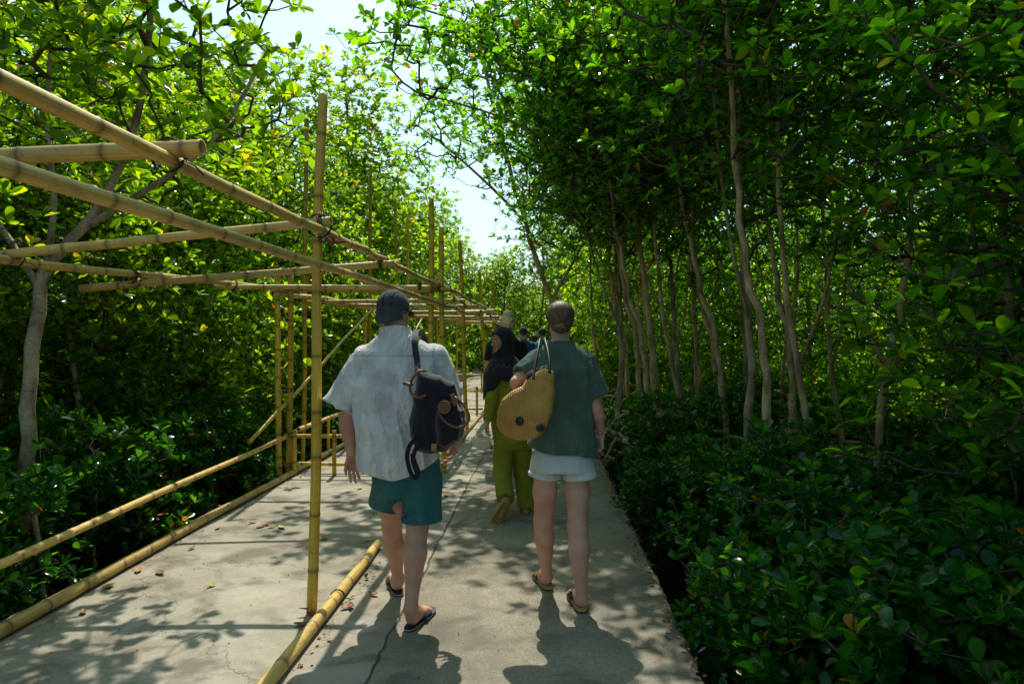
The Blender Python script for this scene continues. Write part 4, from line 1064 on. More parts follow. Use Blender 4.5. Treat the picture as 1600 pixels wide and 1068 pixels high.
# ---- skeleton
m_root = empty('person', gz(W(640, 960, 3.85), 0), 'man in rumpled pale shirt, teal shorts and backwards dark cap, walking in flip flops', 'person')
mN = W(618, 512, 3.87); mH = W(616, 489, 3.90); mYaw = YAW - R(24); mR = rotm(mYaw, R(-2), R(1))
mLS, mLE, mLW = W(575, 568, 3.87), W(541, 652, 3.83), W(549, 706, 3.84)
mRS, mRE, mRW = W(676, 568, 3.87), W(706, 640, 3.92), W(716, 684, 3.93)
mLH, mLK, mLA = W(612, 745, 3.86), W(612, 822, 4.02), W(622, 903, 4.17)
mRH, mRK, mRA = W(660, 745, 3.85), W(652, 826, 3.80), W(642, 951, 3.66)
mLheel, mLtoe = gz(W(622, 925, 4.13), .022), gz(W(612, 902, 4.39), .022)
mRheel, mRtoe = gz(W(640, 985, 3.63), .022), gz(W(671, 955, 3.86), .022)
tors = secs_px([(637, 765, 3.85, .165, .115), (636, 720, 3.85, .175, .125), (630, 655, 3.86, .175, .13), (626, 590, 3.86, .20, .125), (624, 560, 3.87, .17, .095), (622, 535, 3.87, .09, .065), (619, 520, 3.87, .06, .055)])
def man_body(P):
    d = neck_torso(P, tors, YAW, mH, mN, .060)
    d = smin(d, head_sdf(P, mH, mR), .02)
    d = smin(d, arm(P, mLS, mLE, mLW, .050, .043, .029), .03)
    d = smin(d, hand_sdf(P, mLW, W(561, 770, 3.84) - mLW, -FWD * .9 + RGT * .35, 1, (.30, .34, .42, .50), .96, .12, .55), .008)
    d = smin(d, arm(P, mRS, mRE, mRW, .048, .043, .029), .03)
    d = smin(d, hand_sdf(P, mRW, W(702, 728, 3.90) - mRW, -RGT * .9 - FWD * .4, 1, (.35, .4, .5, .6), 1.0, .1, .6), .008)
    d = smin(d, leg(P, mLH, mLK, mLA, .088, .053, .056, .033), .04)
    d = smin(d, leg(P, mRH, mRK, mRA, .088, .056, .060, .035), .04)
    d = smin(d, foot_sdf(P, mLheel, mLtoe, mLA, side=1), .015)
    d = smin(d, foot_sdf(P, mRheel, mRtoe, mRA, side=-1), .015)
    return d
lo, hi = bbox([mLS, mLE, mLW, mRE, mRW, mH, mLtoe, mRheel, mRtoe, W(561, 770, 3.83), W(702, 720, 3.9)], .13); lo[2] = 0
solid('body', man_body, lo, hi, .0055, MAT['skin'], m_root)

# ---- shirt
shs = secs_px([(622, 748, 3.85, .205, .155), (620, 720, 3.85, .215, .165), (618, 655, 3.86, .228, .17), (621, 600, 3.86, .245, .155), (624, 568, 3.87, .235, .135), (622, 548, 3.87, .20, .112), (620, 534, 3.87, .145, .088), (619, 522, 3.87, .088, .072), (618, 508, 3.87, .072, .068)])
mLS2, mLSl = W(573, 561, 3.87), W(529, 633, 3.83); mRS2, mRSl = W(678, 560, 3.87), W(702, 622, 3.90)
def man_shirt(P):
    d = loft(P, shs, YAW, 2.5, lo=-9, hi=9)
    sl = smin(cap(P, mLS2, mLSl, .082, .080), cap(P, mRS2, mRSl, .078, .078), .0)
    sl = smax(sl, plane(P, mLSl, mLSl - mLS2 + UPV * -.05) if False else -1e3, 0) if False else sl
    cutL = plane(P, mLSl, nrm(mLSl - mLS2)); cutR = plane(P, mRSl, nrm(mRSl - mRS2))
    sL = smax(cap(P, mLS2, mLSl + (mLSl - mLS2), .078, .080), cutL, .006)
    sL = smax(sL, -smax(cap(P, mLS2, mLSl + (mLSl - mLS2), .067, .069), -(cutL + .05), .0), .003)
    sR = smax(cap(P, mRS2, mRSl + (mRSl - mRS2), .078, .080), cutR, .006)
    sR = smax(sR, -smax(cap(P, mRS2, mRSl + (mRSl - mRS2), .068, .070), -(cutR + .05), .0), .003)
    d = smin(d, smin(sL, sR, .01), .018)
    # folds: hanging from the shoulder blades, and diagonal pulls
    z = P[:, 2]
    low = np.clip((1.50 - z) / .5, 0, 1)
    d = d - .022 * folds(P, RGT + UPV * .12, 34, 11, 1.3) * low - .014 * folds(P, UPV + RGT * .9, 24, 12, 1.7) * (.4 + .6 * low) - .009 * folds(P, UPV - RGT * 1.1, 30, 14, 1.5) - .007 * wav(P, 15, 13) - .006
    uL = (P - W(549, 600, 3.8)) @ RGT; uR = (P - W(680, 570, 3.8)) @ RGT; bk_ = np.clip(-(P - mN) @ FWD * 12 + .4, 0, 1)
    d = d + bk_ * (.010 * np.exp(-(uL / .008) ** 2) * (P[:, 2] > W(549, 645, 3.8)[2]) + .009 * np.exp(-(uR / .008) ** 2) * (P[:, 2] > W(680, 640, 3.8)[2]))
    hem = .792 + .28 * np.clip((P - mN) @ RGT - .02, 0, .3) + .018 * np.sin((P @ RGT) * 13) + .010 * wav(P, 9, 3)
    d = smax(d, hem - z, .006)
    inn = loft(P, [(a, b, c, e - .014, f - .014) for a, b, c, e, f in shs], YAW, 2.5, lo=-9, hi=9)
    d = smax(d, -smax(inn, z - hem - .07, 0), .003)
    # neck opening
    topz = W(618, 513, 3.87)[2] + .015 * (-(P - mN) @ FWD / .06)
    d = smax(d, z - topz, .006)
    d = smax(d, -cap(P, mN - (0, 0, .01), mN + (0, 0, .2), .066, .066), .004)
    return d
def stains_fold_shade(t, col, o):
    # damp patches across the upper back
    s = t.n('ShaderNodeSeparateXYZ'); t.l(t.geo(), s.inputs[0])
    def blob(c, r, soft=.9):
        x = t.math('DIVIDE', t.math('SUBTRACT', s.outputs[0], float(c[0])), r[0]); z = t.math('DIVIDE', t.math('SUBTRACT', s.outputs[2], float(c[2])), r[1])
        dd = t.math('ADD', t.math('MULTIPLY', x, x), t.math('MULTIPLY', z, z))
        wob = t.math('MULTIPLY', t.math('SUBTRACT', t.noise(t.mapping(t.geo(), (1, 1, .35)), 30, 5, .7), .5), 2.2)
        return t.ramp(t.math('ADD', dd, wob), [(.0, 1), (1.3, 0)])
    f = t.math('MAXIMUM', blob(W(602, 590, 3.72), (.115, .055)), blob(W(604, 632, 3.72), (.085, .095)))
    zz = t.math('ABSOLUTE', t.math('SUBTRACT', s.outputs[2], float(W(625, 556, 3.7)[2])))
    seam = t.ramp(zz, [(0, .55), (.0022, .45), (.0045, 0)])
    col = t.mix(seam, col, (.25, .25, .24))
    cr = t.ramp(t.noise(t.mapping(t.geo(), (1, 1, .30)), 34, 4, .7, .6), [(.52, 0), (.66, .12)])
    col = t.mix(cr, col, (.30, .32, .33))  # crease shade put into the cloth colour as darker streaks
    return t.mix(t.math('MULTIPLY', f, .6), col, (.52, .46, .47))
MAT['shirt'] = mat_cloth('pale_shirt', (.88, .89, .87), (.95, .95, .93), 700, .9, 1.0, .08, stains_fold_shade)
sh_lo, sh_hi = bbox([mLSl, mRSl, mLS2, mRS2, mN], .16); sh_lo[2] = .72; sh_hi[2] = 1.66
mshirt = solid('shirt', man_shirt, sh_lo, sh_hi, .0055, MAT['shirt'], m_root, smooth_it=1)
# collar and yoke seam
def man_collar(P):
    q = P - mN; u = q @ RGT; v = q @ FWD; zz = q[:, 2] - .22 * v
    r = np.sqrt(u ** 2 + (v * .98) ** 2)
    rr = .070 + (.010 - zz) * .30
    d = np.maximum(np.abs(r - rr) - .0045, np.abs(zz + .008) - .017)
    return smax(d, v - .055, .01) + .0015 * wav(P, 40, 5)
solid('collar', man_collar, mN - .13, mN + .13, .004, MAT['shirt'], mshirt)
yk = [W(x, y, 3.87 - dd) for x, y, dd in ((556, 556, .08), (575, 556.5, .125), (600, 555.5, .150), (625, 554.5, .155), (650, 553.5, .14), (672, 553, .11), (690, 552, .06))]

# ---- shorts
MAT['teal'] = mat_cloth('teal_shorts', (.022, .13, .135), (.038, .185, .19), 900, .6, .9, sheen=.05)
hips = secs_px([(640, 775, 3.85, .165, .125), (637, 745, 3.85, .185, .145), (636, 715, 3.85, .185, .14), (636, 690, 3.86, .175, .135)])
sLb, sRb = W(603, 792, 3.97), W(658, 812, 3.82)
def man_shorts(P):
    d = loft(P, hips, YAW, 2.3, k=.03)
    cl = plane(P, sLb, nrm(UPV * -1 + RGT * -.30)); cr_ = plane(P, sRb, nrm(UPV * -1 + RGT * .05))
    L = smax(cap(P, mLH, sLb + (sLb - mLH) * .5, .100, .104), cl, .006); L = smax(L, -smax(cap(P, mLH, sLb + (sLb - mLH) * .5, .088, .092), -(cl + .06), 0), .003)
    Rr = smax(cap(P, mRH, sRb + (sRb - mRH) * .5, .106, .120), cr_, .006); Rr = smax(Rr, -smax(cap(P, mRH, sRb + (sRb - mRH) * .5, .094, .108), -(cr_ + .06), 0), .003)
    d = smin(smin(d, L, .03), Rr, .03)
    d -= .005 * folds(P, RGT + UPV * .5, 26, 31, 1.1) + .005 * wav(P, 14, 32)
    return d
lo, hi = bbox([sLb, sRb, mLH, mRH], .17); hi[2] = .98; lo[2] = .40
solid('shorts', man_shorts, lo, hi, .0055, MAT['teal'], m_root)

# ---- cap (worn backwards), hair, sunglasses
MAT['capcloth'] = mat_cloth('cap_cloth', (.035, .042, .048), (.065, .074, .080), 500, .9, .35)
def man_cap(P):
    q = (P - mH) @ mR
    d = ell(q, (0, -.012, .040), (.086, .107, .094)); d = smax(d, -ell(q, (0, -.012, .036), (.081, .101, .088)), .002)
    cut = q[:, 2] - .008 - .18 * q[:, 1]
    d = smax(d, -(cut + 0.0), .005)
    seam = np.minimum(np.abs(q[:, 0]), np.abs(np.abs(q[:, 0]) - .045)); d += .0030 * np.exp(-(seam / .0045) ** 2)
    # brim pulled down over the nape
    rho = np.sqrt((q[:, 0] / .084) ** 2 + ((q[:, 1] + .012) / .104) ** 2)
    br = np.abs((rho - 1.0 - np.clip(.012 - q[:, 2], 0, 1) * 1.3) * .085) - .0035
    br = smax(smax(br, q[:, 2] - .02, .004), -.070 - q[:, 2] + 5.5 * q[:, 0] ** 2, .006); br = smax(br, q[:, 1] + .035, .004)
    d = smin(d, br, .012); d = smin(d, ell(q, (0, -.008, .134), (.007, .007, .005)), .003)
    return d
solid('cap', man_cap, mH - .2, mH + .2, .004, MAT['capcloth'], m_root)
MAT['hair_m'] = mat_hair('short_brown_hair', (.05, .03, .018), (.12, .075, .045), (.22, .16, .11), (120, 120, 60))
def man_hair(P):
    q = (P - mH) @ mR
    d = ell(q, (0, -.014, .020), (.0785, .0985, .088)); d = smax(d, q[:, 1] - .028 - .3 * q[:, 2], .01); d = smax(d, -.058 - q[:, 2] - .15 * q[:, 1], .012); d = smax(d, q[:, 2] - .06, .005)
    return d - .0014 * wav(P, 260, 8)
solid('hair', man_hair, mH - .14, mH + .14, .004, MAT['hair_m'], m_root)
g = lambda x, y, z: mH + mR @ np.array((x, y, z))
MAT['lens'] = mat_plain('dark_lens', (.008, .008, .009), .08, .7, amt=.05, bs=0)
sg = solid('sunglasses', lambda P: np.minimum(np.minimum(smax(ell((P - mH) @ mR, (.033, .108, .006), (.029, .016, .020)), -ell((P - mH) @ mR, (.033, .096, .006), (.032, .017, .026)), .003),
      smax(ell((P - mH) @ mR, (-.033, .108, .006), (.029, .016, .020)), -ell((P - mH) @ mR, (-.033, .096, .006), (.032, .017, .026)), .003)),
      cap((P - mH) @ mR, (-.01, .117, .012), (.01, .117, .012), .0025, .0025)), mH - .15, mH + .15, .003, MAT['lens'], m_root)
for s in (-1, 1):
    cord('temple', [g(s * .058, .104, .012), g(s * .073, .07, .014), g(s * .081, .03, .014), g(s * .083, -.01, .010), g(s * .081, -.025, -.006)], .0036, MAT['lens'], sg, 16)

# ---- flip flops
def flipflop(heel, toe, side, parent, name='flip_flop'):
    dv = nrm(toe - heel); lt = np.cross(dv, UPV) * side; L = np.linalg.norm(toe - heel)
    out = [(-.03, 0), (-.022, .022), (.03, .034), (.10, .034), (.17, .044), (.235, .044), (.272, .026), (.282, .0), (.27, -.026), (.22, -.043), (.15, -.040), (.08, -.033), (.02, -.034), (-.022, -.022)]
    k = (L + .035) / .275
    def prism(o, z0, z1, mat, nm, par):
        mb = MB(); n = len(o); V = [heel * (1, 1, 0) + dv * a * k + lt * b + UPV * z0 for a, b in o] + [heel * (1, 1, 0) + dv * a * k + lt * b + UPV * z1 for a, b in o]
        mb.add(V, [tuple(range(n))[::-1], tuple(range(n, 2 * n))] + [(i, (i + 1) % n, n + (i + 1) % n, n + i) for i in range(n)]); return mb.build(nm, mat, par, False)
    o2 = spline([(a, b, 0) for a, b in out + out[:1]], 40)[:-1, :2]
    s = prism(o2, .002, .019, MAT['rubber'], name, parent)
    c = o2.mean(0)
    prism([tuple(c + (p - c) * 1.012) for p in o2], .0085, .0115, MAT['white_mark'], 'sole_stripe', s)
    A = lambda f, h, w_: heel * (1, 1, 0) + dv * f * k + lt * w_ + UPV * h
    strip('strap', [A(.205, .020, .006), A(.190, .052, .010), A(.150, .068, .030), A(.115, .045, .046), A(.10, .014, .042)], .009, .002, MAT['rubber'], s, UPV + lt * .3, 22)
    strip('strap', [A(.205, .020, .006), A(.188, .050, -.008), A(.150, .058, -.030), A(.115, .038, -.042), A(.10, .014, -.038)], .009, .002, MAT['rubber'], s, UPV - lt * .3, 22)
    return s
flipflop(mLheel, mLtoe, 1, m_root); flipflop(mRheel, mRtoe, -1, m_root)

# ================================================================== backpack
bp = empty('backpack', W(688, 640, 3.66), 'navy black canvas backpack with brown leather loop handles slung on the man\'s right shoulder', 'backpack')
DB = 3.64
cb = W(688, 640, DB)
def uv(px, py, D=DB): p = W(px, py, D) - cb; return (p @ RGT, p[2])
bpoly = [uv(*p) for p in ((654, 577), (664, 580), (690, 588), (712, 598), (717, 615), (724, 640), (727, 658), (722, 678), (708, 694), (692, 704), (668, 706), (652, 700), (644, 680), (643, 656), (647, 630), (652, 605))]
def backpack_f(P):
    q = P - cb; U = np.stack([q @ RGT, q[:, 2]], 1); w_ = q @ FWD
    d2 = polydist(U, bpoly); T = .095 + .0 * w_; r = .062
    a = d2 + r; b = np.abs(w_ - .01) - T * (1 - .0) + r
    d = np.minimum(np.maximum(a, b), 0) + np.sqrt(np.maximum(a, 0) ** 2 + np.maximum(b, 0) ** 2) - r
    # bulging lower pocket
    pc = [uv(*p) for p in ((690, 628), (716, 622), (725, 655), (718, 682), (700, 694), (686, 690), (684, 655))]
    d3 = polydist(U, pc); a = d3 + .03; b = np.abs(w_ + .085) - .035 + .03
    d4 = np.minimum(np.maximum(a, b), 0) + np.sqrt(np.maximum(a, 0) ** 2 + np.maximum(b, 0) ** 2) - .03
    d = smin(d, d4, .018)
    # top flap edge
    d -= .010 * folds(P, RGT + UPV * .35, 38, 41, 1.0) + .006 * wav(P, 20, 42) + .006 * np.exp(-((U[:, 1] - .03 + U[:, 0] * .25) / .008) ** 2)
    return d
bag = solid('pack_body', backpack_f, cb - .27, cb + .27, .0045, MAT['navy'], bp)
BF = -.105
def on(px, py, off=0): return W(px, py, DB - .105 - off)
strip('shoulder_strap', [W(653, 585, 3.60), W(652, 565, 3.655), W(649, 545, 3.70), W(648, 528, 3.745), W(650, 518, 3.83), W(655, 516, 3.93), W(662, 526, 4.02), W(672, 560, 4.06)], .017, .003, MAT['navy'], bp, np.array([-FWD, -FWD, -FWD, -FWD + UPV * .4, -FWD + UPV, UPV, FWD + UPV, FWD]), 36)
cord('handle_loop', [on(666, 580), on(657, 579, .02), on(648, 586, .03), on(642, 597, .03), on(641, 610, .03), on(648, 619, .03), on(657, 621, .02), on(665, 617)], .0062, MAT['leather'], bp)
cord('handle_loop', [on(707, 619), on(714, 622, .03), on(723, 631, .04), on(731, 643, .045), on(733, 655, .045), on(726, 664, .045), on(714, 667, .045), on(700, 662, .04), on(690, 652, .03), on(684, 641, .01)], .0066, MAT['leather'], bp)
mb = MB(); mb.tube([on(631, 598, .02), on(640, 601, .035), on(645, 600, .03)], [.011, .010, .007], 8); mb.build('leather_toggle', MAT['leather'], bp)
mb = MB(); a_ = np.linspace(0, 2 * PI, 28, endpoint=False); c_ = W(694, 636, DB - .135)
mb.tube([c_ + FWD * .03, c_ - FWD * .002], [.034, .034], 26); mb.build('round_patch', MAT['leather'], bp, False)
def patch(name, cs, mat):
    mb = MB(); n = len(cs); V = [c + FWD * .03 for c in cs] + [c - FWD * .002 for c in cs]
    mb.add(V, [tuple(range(n)), tuple(range(2 * n - 1, n - 1, -1))] + [(i, n + i, n + (i + 1) % n, (i + 1) % n) for i in range(n)]); return mb.build(name, mat, bp, False)
MAT['tan_leather'] = mat_plain('tan_leather', (.34, .15, .05), .5)
patch('leather_tag', [W(x, y, DB - .098) for x, y in ((674, 693), (682, 693), (682, 704), (674, 704))], MAT['tan_leather'])
patch('handle_tab', [W(x, y, DB - .135) for x, y in ((703, 617), (709, 615), (715, 631), (709, 635))], MAT['leather'])
for i, pts in enumerate(([(652, 684), (641, 694), (636, 712), (639, 730), (644, 742), (650, 746), (654, 738), (648, 722), (644, 708)], [(656, 690), (650, 700), (645, 718), (650, 735), (652, 742)])):
    strip('webbing', [W(x, y, DB - .10 - .006 * k) for k, (x, y) in enumerate(pts)], .011, .0016, MAT['navy'], bp, -FWD + RGT * .3, 34)

# ================================================================== the woman in the green tee
w_root = empty('person', gz(W(880, 940, 4.05), 0), 'woman in faded green tee and pale denim shorts, her dark hair in a low bun', 'person')
wN = W(876, 531, 4.07); wH = W(875, 502, 4.10); wYaw = YAW + R(3); wR = rotm(wYaw, R(-3), 0)
wLS, wLE, wLW = W(838, 568, 4.06), W(807, 598, 3.95), W(836, 566, 4.16)
wRS, wRE, wRW = W(913, 569, 4.06), W(932, 638, 4.03), W(939, 678, 4.10)
wLH, wLK, wLA = W(853, 735, 4.06), W(849, 815, 4.10), W(854, 898, 4.24)
wRH, wRK, wRA = W(902, 735, 4.05), W(903, 822, 3.98), W(909, 936, 3.90)
wLheel, wLtoe = gz(W(857, 916, 4.22), .024), gz(W(841, 897, 4.43), .024)
wRheel, wRtoe = gz(W(909, 955, 3.88), .024), gz(W(897, 933, 4.09), .024)
wt_ = secs_px([(878, 725, 4.05, .11, .08), (878, 705, 4.05, .145, .10), (880, 665, 4.06, .13, .095), (879, 600, 4.06, .15, .10), (877, 572, 4.06, .135, .085), (876, 548, 4.07, .07, .06), (876, 536, 4.07, .05, .05)])
def woman_body(P):
    d = neck_torso(P, wt_, YAW, wH, wN, .049)
    d = smin(d, head_sdf(P, wH, wR, .96, True), .02)
    d = smin(d, arm(P, wLS, wLE, wLW, .044, .040, .026), .03)
    d = smin(d, hand_sdf(P, wLW, UPV * .3 + FWD * .2 + RGT * .3, -FWD, 1, (1.0, 1.0, 1.0, 1.0), .9), .008)
    d = smin(d, arm(P, wRS, wRE, wRW, .042, .037, .024), .03)
    d = smin(d, hand_sdf(P, wRW, W(932, 722, 4.07) - wRW, -RGT * .75 - FWD * .5, 1, (.45, .62, .72, .80), .93, .15, .5), .008)
    d = smin(d, leg(P, wLH, wLK, wLA, .073, .053, .054, .031), .04)
    d = smin(d, leg(P, wRH, wRK, wRA, .073, .055, .056, .032), .04)
    d = smin(d, foot_sdf(P, wLheel, wLtoe, wLA, side=1), .012)
    d = smin(d, foot_sdf(P, wRheel, wRtoe, wRA, side=-1), .012)
    return d
lo, hi = bbox([wLE, wRW, wH, wLtoe, wRheel, W(932, 722, 4.07)], .13); lo[2] = 0
solid('body', woman_body, lo, hi, .0055, MAT['skin_w'], w_root)
MAT['tee'] = mat_cloth('green_tee', (.085, .15, .115), (.12, .20, .15), 600, .95, .9, .06)
ts = secs_px([(880, 722, 4.05, .195, .14), (879, 690, 4.05, .195, .145), (880, 640, 4.06, .166, .13), (880, 600, 4.06, .172, .13), (879, 575, 4.06, .182, .125), (877, 557, 4.07, .172, .105), (876, 547, 4.07, .145, .088), (876, 537, 4.07, .085, .07), (876, 524, 4.07, .066, .062)])
wLs2, wLsl = W(838, 566, 4.06), W(815, 586, 3.99); wRs2, wRsl = W(912, 566, 4.06), W(935, 618, 4.04)
def woman_tee(P):
    d = loft(P, ts, YAW, 2.3, lo=-9, hi=9)
    def sleeve(a, b, r0, r1):
        e = b + (b - a); c = plane(P, b, nrm(b - a)); s = smax(cap(P, a, e, r0, r1 + (r1 - r0)), c, .006)
        return smax(s, -smax(cap(P, a, e, r0 - .01, r1 + (r1 - r0) - .01), -(c + .05), 0), .003)
    d = smin(d, sleeve(wLs2, wLsl, .066, .064), .03); d = smin(d, sleeve(wRs2, wRsl, .066, .062), .03)
    z = P[:, 2]
    d -= .004 + .008 * folds(P, UPV - RGT * .9, 26, 54, 1.4) + .013 * folds(P, UPV * .9 + RGT * .55, 19, 51, 1.5) * np.clip((1.40 - z) / .3, .2, 1) + .007 * folds(P, RGT, 30, 52) * np.clip((1.15 - z) / .3, 0, 1) + .005 * wav(P, 14, 53)
    uR = (P - W(921, 590, 4.0)) @ RGT + .10 * ((P[:, 2] - 1.33) ** 2) * 3
    d = d + .009 * np.exp(-(uR / .008) ** 2) * (P[:, 2] > W(921, 628, 4.0)[2]) * np.clip(-(P - wN) @ FWD * 12 + .5, 0, 1)
    hem = .880 + .010 * np.sin((P @ RGT) * 17 + 1) - .16 * ((P - wN) @ RGT)
    d = smax(d, hem - z, .006)
    inn = loft(P, [(a, b, c, e - .013, f - .013) for a, b, c, e, f in ts], YAW, 2.3, lo=-9, hi=9)
    d = smax(d, -smax(inn, z - hem - .06, 0), .003)
    d = smax(d, z - (wN[2] - .016 - .20 * ((P - wN) @ FWD)), .005)
    return smax(d, -cap(P, wN - (0, 0, .02), wN + (0, 0, .2), .058, .058), .004)
lo, hi = bbox([wLsl, wRsl, wN], .15); lo[2] = .78
wtee = solid('tee_shirt', woman_tee, lo, hi, .0055, MAT['tee'], w_root)
# small printed mark on the right shoulder blade: three nested quarter arcs and a line of type
MAT['print'] = mat_plain('print_grey', (.30, .36, .33), .8)
def hit_depth(f, px, py, D0, D1, n=400):
    Ds = np.linspace(D0, D1, n); pts = np.array([W(px, py, D) for D in Ds]); v = f(pts); i = np.argmax(v < 0)
    return Ds[i] if (v < 0).any() else (D0 + D1) / 2
mb = MB()
def tpt(px, py): return W(px, py, hit_depth(woman_tee, px, py, 3.7, 4.2) - .003)
for r0, r1 in ((1.2, 2.4), (3.3, 4.5), (5.4, 6.6)):
    A = np.linspace(.12, 1.45, 7); V = []
    for a in A:
        for r in (r0, r1): V.append(tpt(923 + 2.6 - r * math.cos(a) * .95, 567 - r * math.sin(a) * 1.0 + r * .25))
    mb.add(V, [(2 * i, 2 * i + 1, 2 * i + 3, 2 * i + 2) for i in range(6)])
for i in range(7):
    x = 919.0 + i * 1.15
    mb.add([tpt(x, 568.4 + i * .18), tpt(x + .7, 568.5 + i * .18), tpt(x + .7, 569.9 + i * .18), tpt(x, 569.8 + i * .18)], [(0, 1, 2, 3)])
mb.build('printed_mark', MAT['print'], wtee, False)
MAT['denim'] = mat_cloth('pale_denim', (.50, .57, .60), (.66, .71, .72), 900, .9, .4)
wh = secs_px([(878, 765, 4.05, .150, .115), (878, 738, 4.05, .184, .135), (878, 715, 4.05, .175, .135), (879, 690, 4.06, .15, .115)])
wsL, wsR = W(850, 745, 4.07), W(907, 746, 4.04)
def woman_shorts(P):
    d = loft(P, wh, YAW, 2.2, k=.03)
    def lg(h_, b, r, tilt):
        v = nrm(-UPV + RGT * tilt); a = b - v * .10; e = b + v * .08; c = plane(P, b, v); s = smax(cap(P, a, e, r, r + .006), c, .008)
        cuff = smax(smax(cap(P, a, e, r + .008, r + .014), c, .006), -(c + .030), .005)
        s = smin(s, cuff, .003)
        return smax(s, -smax(cap(P, a, e, r - .012, r - .008), -(c + .05), 0), .003)
    d = smax(d, W(878, 734, 4.05)[2] - P[:, 2], .01)
    d = smin(smin(d, lg(wLH, wsL, .087, -.10), .008), lg(wRH, wsR, .087, .10), .008)
    return d - .005 * folds(P, UPV + RGT * .3, 40, 61) - .003 * wav(P, 22, 62)
lo, hi = bbox([wsL, wsR], .17); hi[2] = .98
solid('denim_shorts', woman_shorts, lo, hi, .0055, MAT['denim'], w_root)
MAT['hair_w'] = mat_strands('dark_blonde_hair', (.022, .013, .008), (.070, .042, .022), (.22, .14, .075))
def woman_hair(P):
    q = (P - wH) @ wR / .96
    d = ell(q, (0, -.016, .034), (.090, .106, .095)); d = smin(d, ell(q, (0, -.060, -.035), (.055, .045, .045)), .04)
    d = smax(d, q[:, 1] - .050 - .35 * (q[:, 2] - .02), .02); d = smax(d, -(q[:, 2] + .075 - .9 * np.maximum(q[:, 1] + .03, 0)), .015)
    ear = ell(q, (0, -.005, -.010), (.2, .022, .035)); d = smax(d, -ear, .006)
    d -= .0012 * wav(q, 60, 4)
    return d * .96
wh_ = solid('hair', woman_hair, wH - .16, wH + .16, .0035, MAT['hair_w'], w_root, smooth_it=0)
def _hc(C):
    q = (C - wH) @ wR; a = np.arctan2(q[:, 0], q[:, 2] + .035); r = np.linalg.norm(q - np.array((0, -.11, -.04)), axis=1); return np.stack([np.cos(a) * 5, np.sin(a) * 5, r * 5], 1)
strand_attr(wh_, _hc)
bn = W(876, 513, 3.965)
def bun(P):
    q = P - bn; a = np.arctan2(q[:, 2], q @ RGT); r = np.linalg.norm(q, axis=1)
    return ell(P, bn, (.034, .028, .032)) - .003 * np.sin(a * 2 + r * 240)
bo = solid('bun', bun, bn - .06, bn + .06, .003, MAT['hair_w'], wh_, smooth_it=0)
def _bc(C):
    q = C - bn; a = np.arctan2(q[:, 2], q @ RGT); r = np.linalg.norm(q, axis=1); return np.stack([r * 160 + a * .8, a * .5, q[:, 1] * 10], 1)
strand_attr(bo, _bc)
cord('hair_tie', [bn + FWD * .018 + RGT * .026 * math.cos(a) + UPV * .026 * math.sin(a) for a in np.linspace(0, 2 * PI, 14)], .004, MAT['lash'], wh_, 30)
mb = MB(); 
cord('bracelet', [wRW + (0, 0, .012) + RGT * .027 * math.cos(a) + FWD * .027 * math.sin(a) for a in np.linspace(0, 2 * PI, 14)], .0018, MAT['white_mark'], w_root, 30)

MAT['cork'] = mat_plain('cork', (.42, .27, .09), .8, .2, 90, .35)
MAT['sandal_strap'] = mat_plain('sandal_strap', (.035, .026, .020), .5)
def sandal(heel, toe, side, parent, name='sandal'):
    dv = nrm((toe - heel) * (1, 1, 0)); lt = np.cross(dv, UPV) * side; L = np.linalg.norm(toe - heel); k = (L + .04) / .275; h0 = heel * (1, 1, 0)
    out = [(-.03, 0), (-.022, .024), (.03, .034), (.10, .033), (.17, .044), (.235, .046), (.268, .030), (.276, .0), (.262, -.028), (.21, -.045), (.15, -.042), (.08, -.035), (.02, -.036), (-.022, -.024)]
    o2 = spline([(a, b, 0) for a, b in out + out[:1]], 40)[:-1, :2]; c = o2.mean(0)
    def pr(o, z0, z1, mat, nm, par):
        mb = MB(); n = len(o); V = [h0 + dv * a * k + lt * b + UPV * z0 for a, b in o] + [h0 + dv * a * k + lt * b + UPV * z1 for a, b in o]
        mb.add(V, [tuple(range(n))[::-1], tuple(range(n, 2 * n))] + [(i, (i + 1) % n, n + (i + 1) % n, n + i) for i in range(n)]); return mb.build(nm, mat, par, False)
    s = pr(o2, .0065, .026, MAT['cork'], name, parent); pr([tuple(c + (p - c) * 1.01) for p in o2], .001, .0065, MAT['rubber'], 'outsole', s)
    A = lambda f, h, w_: h0 + dv * f * k + lt * w_ + UPV * h
    for f0, hh in ((.19, .050), (.135, .072)):
        strip('strap', [A(f0, .016, .047), A(f0 + .004, hh * .75, .042), A(f0, hh, .012), A(f0, hh * .93, -.016), A(f0 + .004, hh * .62, -.040), A(f0, .016, -.046)], .014, .0022, MAT['sandal_strap'], s,
              np.array([lt, lt + UPV, UPV, UPV, UPV - lt, -lt]), 24)
    return s
sandal(wLheel, wLtoe, 1, w_root); sandal(wRheel, wRtoe, -1, w_root)

